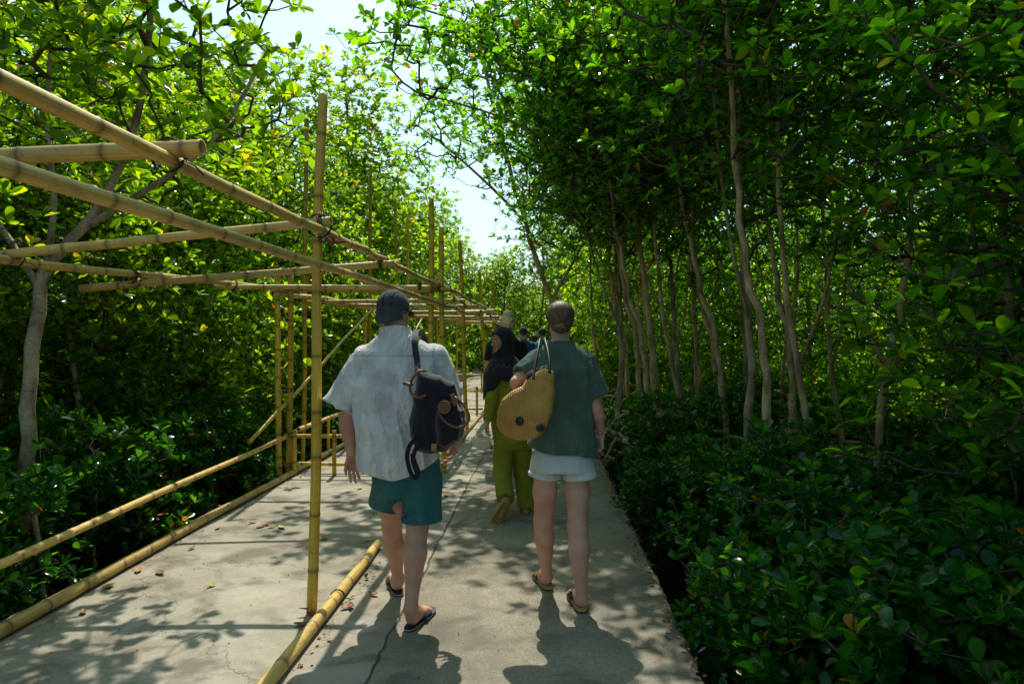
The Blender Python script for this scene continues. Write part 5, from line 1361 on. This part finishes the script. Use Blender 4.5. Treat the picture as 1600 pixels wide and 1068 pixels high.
# ================================================================== woven basket bag
DW = 3.80
kb = empty('basket_bag', W(822, 640, DW), 'golden woven straw bag with two dark round buttons hanging from the woman\'s left shoulder', 'bag')
cw = W(822, 640, DW)
def uvw(px, py): p = W(px, py, DW) - cw; return (p @ RGT, p[2])
kp = [uvw(*p) for p in ((826, 588), (838, 580), (851.6, 575), (865, 580), (866, 612), (862, 642), (852, 668), (841, 680), (826, 687), (812, 689), (793, 685), (779, 675), (775, 664), (776, 648), (784, 625), (801, 611), (816, 604))]
kmid = uvw(855, 575); kmid2 = uvw(838, 686)
def basket_f(P):
    q = P - cw; U = np.stack([q @ RGT, q[:, 2]], 1); w_ = q @ FWD
    d2 = polydist(U, kp)
    # two faces meet in a soft ridge towards the right; the left face swings away from the viewer
    e0, e1 = np.array(kmid), np.array(kmid2); ed = nrm(e1 - e0); side = (U - e0) @ np.array((-ed[1], ed[0]))
    front = -.10 + np.where(side > 0, side * 1.1, -side * .30)
    if True:
        s_ = np.sqrt(side ** 2 + .02 ** 2); front = -.10 + np.where(side > 0, .35, .7) * (s_ - .02) + .5 * np.clip(-U[:, 1] - .08, 0, 1)
    a = d2 + .028; b = np.maximum(front - w_, w_ - .10) + .028
    d = np.minimum(np.maximum(a, b), 0) + np.sqrt(np.maximum(a, 0) ** 2 + np.maximum(b, 0) ** 2) - .028
    # open mouth at the upper left
    mouth = (U[:, 1] - uvw(840, 582)[1]) + (U[:, 0] - uvw(840, 582)[0]) * -.55
    inner = np.maximum(d2 + .012, np.maximum(front + .012 - w_, w_ - .088))
    d = smax(d, -np.maximum(inner, -(mouth + .05)), .002)
    return d * .8
def mat_straw():
    t = NT('woven_straw'); o = t.coord('Object')
    r = t.mapping(o, (1, .4, 1), (0, R(32), 0))
    s = t.n('ShaderNodeSeparateXYZ'); t.l(r, s.inputs[0])
    k = 420.0
    nz = t.math('MULTIPLY', t.noise(o, 10, 3), 3.5)
    u = t.math('ADD', t.math('MULTIPLY', s.outputs[0], k), nz); v = t.math('ADD', t.math('MULTIPLY', s.outputs[2], k * .55), nz)
    su = t.math('SINE', u); sv = t.math('SINE', v); 
    chk = t.math('MULTIPLY', su, sv)
    su2 = t.math('SINE', t.math('MULTIPLY', v, 2.0))
    f = t.math('ADD', t.math('MULTIPLY', chk, .5), .5)
    n1 = t.noise(o, 14, 5, .6); n2 = t.noise(t.mapping(o, (1, 1, 1)), 130, 2)
    col = t.mix(f, (.36, .18, .035), (.74, .45, .11))
    col = t.mix(t.ramp(n1, [(.4, .45), (.65, 0)]), col, (.28, .135, .02))
    col = t.mix(t.ramp(n2, [(.5, 0), (.75, .5)]), col, (.62, .42, .12))
    h = t.math('ADD', t.math('ABSOLUTE', su), t.math('ABSOLUTE', sv))
    h = t.math('ADD', h, t.math('MULTIPLY', chk, .8))
    return t.done(t.bsdf(col, .5, t.bump(h, .7, .002), .4))
MAT['straw'] = mat_straw()
solid('woven_body', basket_f, cw - .27, cw + .27, .0045, MAT['straw'], kb)
def bpt(px, py, o=.0): return W(px, py, hit_depth(basket_f, px, py, 3.5, 4.1) - o)
for px, py, r in ((812, 657.5, .0265), (844.5, 668.5, .024)):
    c_ = bpt(px, py, .004)
    n0 = nrm(np.cross(bpt(px + 2, py) - bpt(px - 2, py), bpt(px, py - 2) - bpt(px, py + 2))); n0 = n0 if n0 @ FWD < 0 else -n0
    if abs(n0 @ FWD) < .4: n0 = -FWD
    mb = MB(); mb.tube([c_ - n0 * .006, c_, c_ + n0 * .006, c_ + n0 * .009], [r, r, r * .93, r * .6], 24); mb.build('button', MAT['sandal_strap'], kb)
for pts in ([(833, 592, 3.73), (837, 566, 3.80), (841, 545, 3.87), (843, 533, 3.94), (844, 530, 4.05), (842, 540, 4.16), (835, 580, 4.12)], [(859, 582, 3.70), (858, 560, 3.78), (855, 543, 3.86), (852, 532, 3.94), (851, 529, 4.06), (850, 540, 4.17), (846, 590, 4.12)]):
    cord('handle', [W(*p) for p in pts], .0082, MAT['sandal_strap'], kb)
def dotted(t, col, o):
    vo = t.n('ShaderNodeTexVoronoi'); vo.inputs['Scale'].default_value = 75; t.l(o, vo.inputs['Vector'])
    return t.mix(t.ramp(vo.outputs['Distance'], [(.2, 1), (.28, 0)]), col, (.45, .42, .38))
MAT['dotted'] = mat_cloth('dotted_lining', (.012, .012, .014), (.02, .02, .022), 600, .9, .4, 0, dotted)
solid('lining', lambda P: cap(P, W(833, 590, 3.80), W(853, 578, 3.80), .040, .030) - .006 * wav(P, 40, 9), W(843, 585, 3.8) - .12, W(843, 585, 3.8) + .12, .005, MAT['dotted'], kb)

# ================================================================== girl in headscarf
g_root = empty('person', gz(W(800, 800, 6.05), 0), 'girl in black headscarf and olive green outfit turning her face to the left', 'person')
gH = W(784, 533, 6.08); gN = W(788, 556, 6.10); gR = rotm(YAW + R(118), R(-4), R(0))
gLS, gLE, gLW = W(776, 581, 6.02), W(768, 624, 5.98), W(762, 657, 5.94)
gRS, gRE, gRW = W(812, 580, 6.2), W(822, 622, 6.2), W(824, 655, 6.25)
gLH, gLK, gLA = W(788, 672, 6.08), W(785, 737, 6.10), W(790, 781, 5.84)
gRH, gRK, gRA = W(810, 672, 6.10), W(818, 737, 6.22), W(822, 787, 6.10)
gt = secs_px([(799, 690, 6.1, .15, .11), (798, 665, 6.1, .155, .12), (796, 625, 6.1, .125, .10), (794, 590, 6.1, .16, .10), (792, 572, 6.1, .12, .08), (790, 562, 6.1, .06, .05)])
gLheel, gLtoe = W(791, 786, 5.79), gz(W(776, 815, 5.76), .016)
gRheel, gRtoe = gz(W(822, 803, 6.03), .02), gz(W(820, 796, 6.26), .02)
def girl_body(P):
    d = neck_torso(P, gt, YAW, gH, gN, .045); d = smin(d, head_sdf(P, gH, gR, .93, True), .02)
    d = smin(d, arm(P, gLS, gLE, gLW, .042, .034, .022), .03); d = smin(d, arm(P, gRS, gRE, gRW, .042, .034, .022), .03)
    d = smin(d, hand_sdf(P, gLW, W(754, 690, 5.93) - gLW, RGT * .9, 1, (.6, .65, .7, .75), .85), .008)
    d = smin(d, hand_sdf(P, gRW, -UPV + FWD * .2, -RGT, 1, (.4, .45, .5, .5), .85), .008)
    d = smin(d, leg(P, gLH, gLK, gLA, .078, .05, .05, .032), .04); d = smin(d, leg(P, gRH, gRK, gRA, .078, .05, .05, .032), .04)
    return smin(smin(d, foot_sdf(P, gLheel, gLtoe, gLA, side=1), .012), foot_sdf(P, gRheel, gRtoe, gRA, side=-1), .012)
def facepick(H, Rm, sc):
    def f(C):
        q = (C - H) @ Rm / sc; m = np.zeros(len(C), int)
        m[(np.abs(q[:, 0]) < .023) & (q[:, 2] > -.073) & (q[:, 2] < -.051) & (q[:, 1] > .082)] = 1
        m[(np.abs(np.abs(q[:, 0]) - .030) < .019) & (q[:, 2] > .021) & (q[:, 2] < .028) & (q[:, 1] > .06)] = 2
        return m
    return f
lo, hi = bbox([gH, gLW, gRW, gLtoe, gRtoe, gLheel, W(754, 690, 5.93)], .12); lo[2] = 0
solid('body', girl_body, lo, hi, .0055, [MAT['skin_g'], MAT['lips'], MAT['brow']], g_root, facepick(gH, gR, .93))
for s in (-1, 1):
    c_ = gH + gR @ (np.array((s * .030, .0845, .005)) * .93)
    mb = MB(); th = np.linspace(0, PI, 9); mb.tube([c_ + gR @ np.array((0, .0095 * math.cos(a), 0)) for a in th[::-1]], [max(.0002, .0095 * math.sin(a)) * .9 for a in th], 12, m=0)
    e_ = mb.build('eye', MAT['eye_white'], g_root)
    mb = MB(); mb.tube([c_ + gR @ np.array((0, .0065, 0)), c_ + gR @ np.array((0, .0105, 0))], [.0055, .0045], 12); mb.build('iris', MAT['iris'], e_)
MAT['olive'] = mat_cloth('olive_cloth', (.20, .21, .012), (.30, .31, .022), 600, .9, .45, .08)
def girl_tunic(P):
    s = [(a, b, c, e + .018, f + .02) for a, b, c, e, f in gt]
    d = loft(P, s, YAW, 2.3, hi=W(790, 560, 6.1)[2])
    d = smin(d, limb(P, [gLS, gLE, gLW + (gLE - gLW) * .12], [.054, .050, .040], .02), .03); d = smin(d, limb(P, [gRS, gRE, gRW], [.062, .052, .040], .02), .03)
    return d - .010 * folds(P, RGT + UPV * .5, 28, 71) - .006 * wav(P, 16, 72)
lo, hi = bbox([gLS, gLW, gRS, gRW, gN, W(798, 692, 6.1)], .13)
solid('tunic', girl_tunic, lo, hi, .0065, MAT['olive'], g_root)
def girl_pants(P):
    d = loft(P, secs_px([(799, 700, 6.1, .14, .11), (799, 680, 6.1, .165, .13), (798, 650, 6.1, .15, .12)]), YAW, 2.2, k=.03)
    l1 = limb(P, [gLH, gLK + (0, -.01, 0), gLA + (0, 0, .01)], [.100, .082, .074], .04); r1 = limb(P, [gRH, gRK, gRA + (0, 0, -.03)], [.100, .084, .080], .04)
    d = smin(d, smin(smax(l1, plane(P, gLA, nrm(gLA - gLK)), .01), smax(r1, .045 - P[:, 2], .01), .012), .03)
    return d - .011 * folds(P, RGT + UPV * .6, 27, 75) - .006 * wav(P, 16, 76)
lo, hi = bbox([gLH, gRH, gLK, gRK, gLA, gRA], .15); lo[2] = .02
solid('trousers', girl_pants, lo, hi, .0065, MAT['olive'], g_root)
def girl_scarf(P):
    q = (P - gH) @ gR
    hd = ell(q, (0, -.014, .026), (.092, .112, .104)); hd = smin(hd, ell(q, (0, .012, -.075), (.085, .090, .075)), .05)
    open_ = ell(q, (0, .105, -.010), (.095, .095, .088))
    hd = smax(hd, -open_, .006)
    body = loft(P, secs_px([(783, 628, 6.05, .16, .10), (785, 606, 6.06, .175, .145), (789, 585, 6.08, .195, .165), (790, 570, 6.09, .165, .145), (788, 556, 6.09, .095, .095), (786, 545, 6.09, .08, .085)]), YAW, 2.2, k=.02)
    z = P[:, 2]; u = (P - gN) @ RGT; vv = (P - gN) @ FWD
    hem = W(790, 592, 6.1)[2] - 1.15 * np.clip(-u - .02, 0, .16) + .012 * np.sin(u * 60 + vv * 20)
    body = smax(body, hem - z, .008)
    d = smin(hd, body, .04)
    d = smax(d, -ell(q, (0, .105, -.012), (.093, .093, .085)), .005)
    return d - .009 * folds(P, UPV + RGT * .8, 30, 81, 1.4) * (z < gH[2] - .02) - .004 * wav(P, 18, 82)
lo, hi = bbox([gH + (0, 0, .12), W(783, 628, 6.1)], .24)
gs = solid('headscarf', girl_scarf, lo, hi, .0055, MAT['black_cloth'], g_root)
# pale scalloped trim
def sd_(px, py): return W(px, py, hit_depth(girl_scarf, px, py, 5.7, 6.3) - .004)
MAT['lace'] = mat_plain('grey_lace', (.16, .16, .17), .7)
tp_ = [(772, 577), (776, 572), (780, 570), (784, 572), (788, 571), (792, 574), (796, 572), (800, 575), (804, 573)]
mb = MB()
for x, y in tp_:
    c_ = sd_(x, y); A = np.linspace(0, 2 * PI, 9); mb.tube([c_ + RGT * .007 * math.cos(a) + UPV * .005 * math.sin(a) for a in A], .0014, 4, cap=False)
mb.build('lace_trim', MAT['lace'], gs)
MAT['tan_rubber'] = mat_plain('tan_rubber', (.36, .20, .035), .7, .3, 40, .15)
MAT['tan_dark'] = mat_plain('tan_groove', (.16, .08, .015), .8)
def slide(heel, toe, ankle, name, side):
    dv = nrm(toe - heel); up = nrm(ankle - heel - dv * ((ankle - heel) @ dv)); lt = np.cross(dv, up) * side; L = np.linalg.norm(toe - heel)
    out = [(-.035, 0), (-.026, .028), (.03, .040), (.10, .038), (.17, .050), (.225, .050), (.262, .032), (.272, .0), (.258, -.032), (.21, -.049), (.15, -.046), (.08, -.040), (.02, -.041), (-.026, -.028)]
    k = (L + .04) / .27; o2 = spline([(a, b, 0) for a, b in out + out[:1]], 36)[:-1, :2]; c = o2.mean(0)
    def ringm(sc, h): return [heel + dv * p[0] * k + lt * p[1] + up * h for p in (c + (o2 - c) * sc)]
    mb = MB(); n = len(o2); V = ringm(.93, -.034) + ringm(1.0, -.024) + ringm(1.0, -.004) + ringm(.96, .002)
    mb.add(V, [tuple(range(n)), tuple(range(4 * n - 1, 3 * n - 1, -1))] + [(r * n + i, (r + 1) * n + i, (r + 1) * n + (i + 1) % n, r * n + (i + 1) % n) for r in range(3) for i in range(n)])
    s = mb.build(name, MAT['tan_rubber'], g_root, False)
    mb = MB()
    for sc in (.78, .50): mb.tube(ringm(sc, -.0345) + ringm(sc, -.0345)[:1], .0035, 5, cap=False)
    mb.build('sole_groove', MAT['tan_dark'], s)
    A = lambda f, h, w_: heel + dv * f * k + lt * w_ + up * h
    strip('strap', [A(.17, -.005, .050), A(.17, .045, .044), A(.165, .064, .010), A(.165, .058, -.018), A(.17, .036, -.042), A(.17, -.005, -.048)], .036, .004, MAT['tan_rubber'], s, np.array([lt, lt + up, up, up, up - lt, -lt]), 22)
slide(gLheel, gLtoe, gLA + FWD * .1, 'slide_sandal', 1); slide(gRheel + (0, 0, .014), gRtoe + (0, 0, .014), gRA, 'slide_sandal', -1)
# the beige crescent pouch she carries
pc_ = W(752, 691, 5.88); pb = empty('pouch', pc_, 'small beige crescent shaped pouch with strap held in the girl\'s left hand', 'pouch')
MAT['beige'] = mat_cloth('beige_canvas', (.60, .53, .36), (.74, .67, .48), 600, .85, .4)
def pouch_f(P):
    q = P - pc_; u = q @ RGT; v = q[:, 2] + .25 * u; w_ = q @ FWD
    d = ell(np.stack([u, w_, v], 1), (0, 0, 0), (.088, .038, .064)); d = smax(d, -ell(np.stack([u, w_, v], 1), (.012, 0, .070), (.070, .09, .045)), .008)
    return d - .002 * folds(P, RGT, 60, 4)
solid('pouch_body', pouch_f, pc_ - .12, pc_ + .12, .0045, MAT['beige'], pb)
cord('strap', [pc_ + RGT * .068 + UPV * .02, pc_ + RGT * .05 + UPV * .075, pc_ + RGT * .01 + UPV * .095 , pc_ - RGT * .02 + UPV * .07, pc_ - RGT * .055 + UPV * .035], .006, MAT['beige'], pb)
cord('wrist_loop', [pc_ + RGT * .080 + UPV * .0, pc_ + RGT * .092 - UPV * .035, pc_ + RGT * .078 - UPV * .055, pc_ + RGT * .066 - UPV * .02], .005, MAT['sandal_strap'], pb)

# ================================================================== walkers farther along
def far_person(px, head_py, D, label, top, topm, hairm, pants=(.05, .05, .06), yaw=0, capm=None, bun_=False, h=.010, step=.16, female=False, lean=0, armb=.04):
    H = W(px, head_py, D); Ht = H[2] + .12; B_ = gz(H, 0); sx = Ht / 1.80
    root = empty('person', B_, label, 'person'); Rm = rotm(YAW + yaw, 0, 0); rt, fw = RGT, FWD
    g_ = lambda r, f, z: B_ + rt * r * sx + fw * f * sx + UPV * z * sx
    N = g_(0, -.01, 1.54); S_ = [(.80, .155), (.95, .165), (1.10, .14), (1.28, .165), (1.42, .17), (1.50, .11), (1.545, .055)]
    sec = [(g_(0, 0, z)[2], B_[0], B_[1], a * sx, min(a, .13) * .75 * sx) for z, a in S_]
    LS, LE, LW_ = g_(-.18, 0, 1.42), g_(-.23, -.03, 1.14), g_(-.25, armb, .90); RS_, RE_, RW_ = g_(.18, 0, 1.42), g_(.23, -.02, 1.14), g_(.25, .10, .92)
    LH, LK, LA = g_(-.09, 0, .90), g_(-.10, step * .6, .50), g_(-.10, step, .09); RH, RK, RA = g_(.09, 0, .90), g_(.10, -step * .2, .50), g_(.10, -step, .10)
    lh, lt_ = gz(g_(-.10, step - .06, 0), .012), gz(g_(-.12, step + .18, 0), .012); rh, rt_ = gz(g_(.10, -step - .06, 0), .012), gz(g_(.12, -step + .18, 0), .012)
    def body(P):
        d = neck_torso(P, sec, YAW, H, N, .05); d = smin(d, head_sdf(P, H, Rm, .96, female), .02)
        d = smin(d, arm(P, LS, LE, LW_, .045, .036, .024), .03); d = smin(d, arm(P, RS_, RE_, RW_, .045, .036, .024), .03)
        d = smin(d, hand_sdf(P, LW_, -UPV + fw * .1, rt, 1, (.4, .45, .5, .5), .92), .008); d = smin(d, hand_sdf(P, RW_, -UPV + fw * .1, -rt, 1, (.4, .45, .5, .5), .92), .008)
        d = smin(d, leg(P, LH, LK, LA, .080, .052, .052, .034), .04); d = smin(d, leg(P, RH, RK, RA, .080, .052, .052, .034), .04)
        return smin(smin(d, foot_sdf(P, lh, lt_, LA, side=1), .012), foot_sdf(P, rh, rt_, RA, side=-1), .012)
    lo, hi = bbox([H, LW_, RW_, lh, lt_, rh, rt_], .14); lo[2] = 0
    solid('body', body, lo, hi, h, MAT['skin_w'], root)
    def shirt(P):
        d = loft(P, [(a, b, c, e + .022, f + .025) for a, b, c, e, f in sec], YAW, 2.3, lo=g_(0, 0, .86)[2], hi=N[2] - .0)
        a1 = LS + (LE - LS) * .62; a2 = RS_ + (RE_ - RS_) * .62
        d = smin(d, smin(smax(cap(P, LS, LE, .062, .062), plane(P, a1, nrm(LE - LS)), .006), smax(cap(P, RS_, RE_, .062, .062), plane(P, a2, nrm(RE_ - RS_)), .006), 0), .03)
        d = smax(d, -cap(P, N, N + (0, 0, .2), .054, .054), .004)
        return d - .008 * folds(P, RGT + UPV * .4, 26, 91) - .004 * wav(P, 14, 92)
    lo, hi = bbox([N, LE, RE_, g_(0, 0, .84)], .12); solid(top, shirt, lo, hi, h * .9, topm, root)
    pm = mat_cloth('trousers_cloth', tuple(x * .8 for x in pants), pants, 700, .9, .4)
    def pantsf(P):
        d = loft(P, [(a, b, c, e + .012, f + .012) for a, b, c, e, f in sec[:3]], YAW, 2.2, k=.03)
        d = smin(d, smin(smax(cap(P, LH, LK, .095, .08), plane(P, LK + (0, 0, .04), -UPV), .006), smax(cap(P, RH, RK, .095, .08), plane(P, RK + (0, 0, .04), -UPV), .006), .01), .03)
        return d - .005 * wav(P, 20, 95)
    lo, hi = bbox([LH, RH, LK, RK, g_(0, 0, 1.0)], .14); solid('shorts', pantsf, lo, hi, h, pm, root)
    def hair(P):
        q = (P - H) @ Rm / .96; d = ell(q, (0, -.018, .034), (.086, .104, .094)); d = smax(d, q[:, 1] - .045 - .35 * (q[:, 2] - .02), .02); d = smax(d, -(q[:, 2] + .055), .015)
        if bun_: d = smin(d, ell(q, (.015, -.045, .132), (.064, .060, .045)), .015)
        return d - (.010 if bun_ else .003) * wav(q, 75, 6)
    solid('hair', hair, H - .16, H + (.16, .16, .22), .006, hairm, root, smooth_it=0)
    if capm is not None:
        def capf(P):
            q = (P - H) @ Rm / .96; d = ell(q, (0, -.012, .040), (.094, .112, .100)); d = smax(d, -(q[:, 2] - .020), .006)
            br = smax(smax(ell(q, (0, .10, .028), (.075, .085, .05)), np.abs(q[:, 2] - .028) - .005, .003), .03 - q[:, 1], .01)
            return smin(d, br, .006)
        solid('cap', capf, H - .2, H + .22, .006, capm, root)
    # plain shoes
    for a, b, an, sd in ((lh, lt_, LA, 1), (rh, rt_, RA, -1)):
        solid('shoe', lambda P: smax(np.minimum(foot_sdf(P, a, b, an, side=sd) - .007, 9), P[:, 2] - .075, .01), *bbox([a, b], (.07, .07, .1)), .008, MAT['rubber'], root)
    return root
MAT['hair_blond'] = mat_hair('blond_hair', (.55, .36, .17), (.85, .65, .36), (.95, .85, .60), (50, 50, 50))
MAT['hair_brown'] = mat_hair('brown_hair', (.03, .018, .01), (.07, .04, .022), (.13, .08, .045), (50, 50, 50))
MAT['blue'] = mat_cloth('blue_cloth', (.010, .06, .26), (.02, .10, .36), 700, .9, .4)
MAT['turq'] = mat_cloth('turquoise_cloth', (.015, .20, .33), (.025, .28, .42), 700, .9, .4)
MAT['bluecap'] = mat_cloth('blue_cap', (.010, .028, .06), (.018, .045, .09), 700, .9, .4)
far_person(792, 506, 8.3, 'walker with a messy blond topknot and black tee directly ahead of the girl', 'tee_shirt', MAT['black_cloth'], MAT['hair_blond'], bun_=True, female=True, h=.008, armb=-.02)
far_person(818, 520, 14.2, 'distant walker in a dark blue cap and bright blue shirt', 'shirt', MAT['blue'], MAT['hair_brown'], capm=MAT['bluecap'], h=.012)
far_person(834.5, 530, 15.6, 'distant bare-headed walker with brown hair between two capped walkers', 'shirt', MAT['blue'], MAT['hair_brown'], h=.012, step=.12)
far_person(848, 521, 14.6, 'distant walker in a black cap and turquoise shirt beside the woman\'s shoulder', 'shirt', MAT['turq'], MAT['hair_brown'], capm=MAT['capcloth'], h=.012, step=.14)
# ================================================================== far-off wood behind the individual trees
XR_ = np.random.default_rng(77)
def far_wood(name, boxes, n, leaf, L, label, mat):
    P = []
    for (x0, x1, y0, y1, z0, z1), w_ in boxes:
        m = int(n * w_); q = XR_.uniform(0, 1, (m, 3)) * (x1 - x0, y1 - y0, z1 - z0) + (x0, y0, z0)
        top = z1 - 1.6 + 1.1 * vnoise(q[:, 0], q[:, 1], .8, 5) ; keep = q[:, 2] < top; P.append(q[keep])
    P = np.concatenate(P); cl = vnoise(P[:, 0] * 1.0 + P[:, 2] * .7, P[:, 1] + P[:, 2] * .5, 2.0, 9); P = P[cl > -.55]
    A = XR_.normal(0, 1, P.shape) * (1, 1, .6) + (0, 0, .35)
    V, idx, cnt, lv, rib = leaf_geo(P, A, XR_.uniform(.7, 1.3, len(P)) * L, XR_, False, .34)
    o = link(name, mesh_np(name, V, idx, cnt, True, attrs={'lv': lv, 'rib': rib}), MAT[mat]); tag(o, label, 'wood', kind='stuff')
    return o
far_wood('far_wood', [((-30, -13, 4, 34, -.5, 6.5), .30), ((-13, 3, 52, 60, -.5, 7.0), .16), ((12, 30, 2, 34, -.5, 7.0), .30), ((-26, -8, 34, 50, -.5, 7.5), .12), ((6, 26, 34, 50, -.5, 7.5), .12)],
         210000, None, .26, 'dense far mangrove wood seen through gaps between the nearer trees', 'leaf_left')

far_wood('undergrowth', [((5.5, 14, 15, 22, -.6, 2.2), .3), ((3.0, 14, 22, 34, -.6, 3.0), .3), ((-13, -4.6, 17, 34, -.6, 3.0), .25), ((7.5, 13, 8, 15, -.6, 2.0), .15)],
         90000, None, .20, 'low tangled undergrowth in the shade behind the stems', 'leaf_right')

# ================================================================== dry leaves dropped on the deck
def leaf_mat(name, c):
    t = NT(name); n = t.noise(t.coord('Object'), 60, 3); col = t.ramp(n, [(.3, tuple(x * .6 for x in c)), (.7, c)]); return t.done(t.bsdf(col, .6, t.bump(n, .4, .003), .4))
FL = [leaf_mat('dry_orange', (.50, .20, .03)), leaf_mat('dry_yellow', (.58, .42, .10)), leaf_mat('dry_brown', (.22, .09, .035))]
def fallen(px, py, c, L=.085):
    D = CAM_H * F_PX / (py - CY); p = W(px, py, D); a = XR_.uniform(0, 6.28); d = np.array((math.cos(a), math.sin(a), 0)); s = np.array((-d[1], d[0], 0)); mb = MB(); V = []; Fs = []
    cur = XR_.uniform(.006, .02); ts = [0, .2, .45, .7, .9, 1.0]; ws = [.03, .15, .24, .22, .12, .01]
    for t_, w_ in zip(ts, ws):
        h = .007 + cur * (2 * t_ - 1) ** 2
        for k in (-1, 0, 1): V.append(p * (1, 1, 0) + d * L * (t_ - .5) + s * L * w_ * k + UPV * (h + (.010 if k else 0) * w_ * 4))
    for i in range(5): Fs += [(i * 3, i * 3 + 1, i * 3 + 4, i * 3 + 3), (i * 3 + 1, i * 3 + 2, i * 3 + 5, i * 3 + 4)]
    mb.add(V, Fs); mb.tube([p * (1, 1, 0) - d * L * .5 + UPV * (.008 + cur), p * (1, 1, 0) - d * L * .72 + UPV * .008], .0014, 5)
    me = mb.mesh('fallen_leaf'); co_ = p * (1, 1, 0)
    o = link('fallen_leaf', me, FL[c]); me.transform(Matrix.Translation(Vector(-co_))); o.location = co_
    side = 'left strip of the deck under the bamboo frame' if px < 600 else 'right slab near the walkers'
    lab = {0: 'curled orange mangrove leaf dropped on the ', 1: 'pale yellow mangrove leaf dropped on the ', 2: 'dark brown mangrove leaf dropped on the '}[c] + side
    tag(o, lab, 'fallen leaf', 'dry leaves scattered on the concrete')
for px, py, c in ((394, 817, 0), (406, 824, 0), (425, 824, 0), (417, 820, 1), (440, 825, 1), (340, 826, 0), (250, 897, 2), (330, 917, 1), (170, 918, 0), (216, 893, 0), (507, 842, 0), (575, 845, 1), (549, 786, 1), (562, 763, 1), (541, 951, 0), (583, 930, 0), (478, 985, 2), (472, 978, 2), (548, 950, 2), (690, 762, 1), (697, 775, 0), (612, 921, 2), (130, 958, 2), (300, 858, 2), (660, 742, 1), (470, 745, 1)):
    fallen(px, py, c, XR_.uniform(.065, .10))
n = 900; side = XR_.uniform(0, 1, n) < .55; LY = XR_.uniform(2.4, 14, n)
LX = np.where(side, XR - .01 - np.abs(XR_.normal(0, .06, n)), np.where(XR_.uniform(0, 1, n) < .6, XL + .02 + np.abs(XR_.normal(0, .12, n)), -1.17 + np.abs(XR_.normal(0, .05, n))))
LP_ = np.stack([LX, LY, np.full(n, .008)], 1); LA_ = XR_.normal(0, 1, (n, 3)) * (1, 1, .12) + (0, 0, .05)
V, idx, cnt, lv, rib = leaf_geo(LP_, LA_, XR_.uniform(.012, .045, n), XR_, True, .25); V[:, 2] = np.maximum(V[:, 2], .004)
tag(link('leaf_litter', mesh_np('leaf_litter', V, idx, cnt, True, np.repeat(XR_.integers(0, 2, n), 4) * 2), [FL[2], FL[1], FL[0]]), 'brown leaf crumbs gathered along the edges of the deck and against the ground pole', 'leaf litter', kind='stuff')
# grit and specks in one object
mb = MB()
for k in range(420):
    x = XR_.uniform(XL + .1, XR - .05); y = XR_.uniform(2.6, 9); r = XR_.uniform(.0018, .006); q = XR_.normal(0, 1, (6, 3)); q /= np.linalg.norm(q, axis=1)[:, None]
    V = np.array([(1, 0, 0), (-1, 0, 0), (0, 1, 0), (0, -1, 0), (0, 0, .7), (0, 0, -.3)], float) * r * XR_.uniform(.6, 1.3, (6, 1)) + (x, y, .006)
    mb.add(V, [(0, 2, 4), (2, 1, 4), (1, 3, 4), (3, 0, 4)])
tag(mb.build('grit', MAT['mud'], None, False), 'small dark grit and crumbs strewn over the concrete deck', 'grit', kind='stuff')
# fallen grey log beside the right edge
lg = empty('fallen_log', W(960, 690, 9.4), 'grey fallen log lying against the right edge of the walkway beside the woman\'s hand', 'log')
mb = MB(); mb.tube(spline([W(925, 672, 10.0), W(950, 676, 9.6), W(985, 690, 9.2), W(1015, 700, 9.0)], 14), np.linspace(.075, .05, 14), 10); mb.build('wood', MAT['bark'], lg)
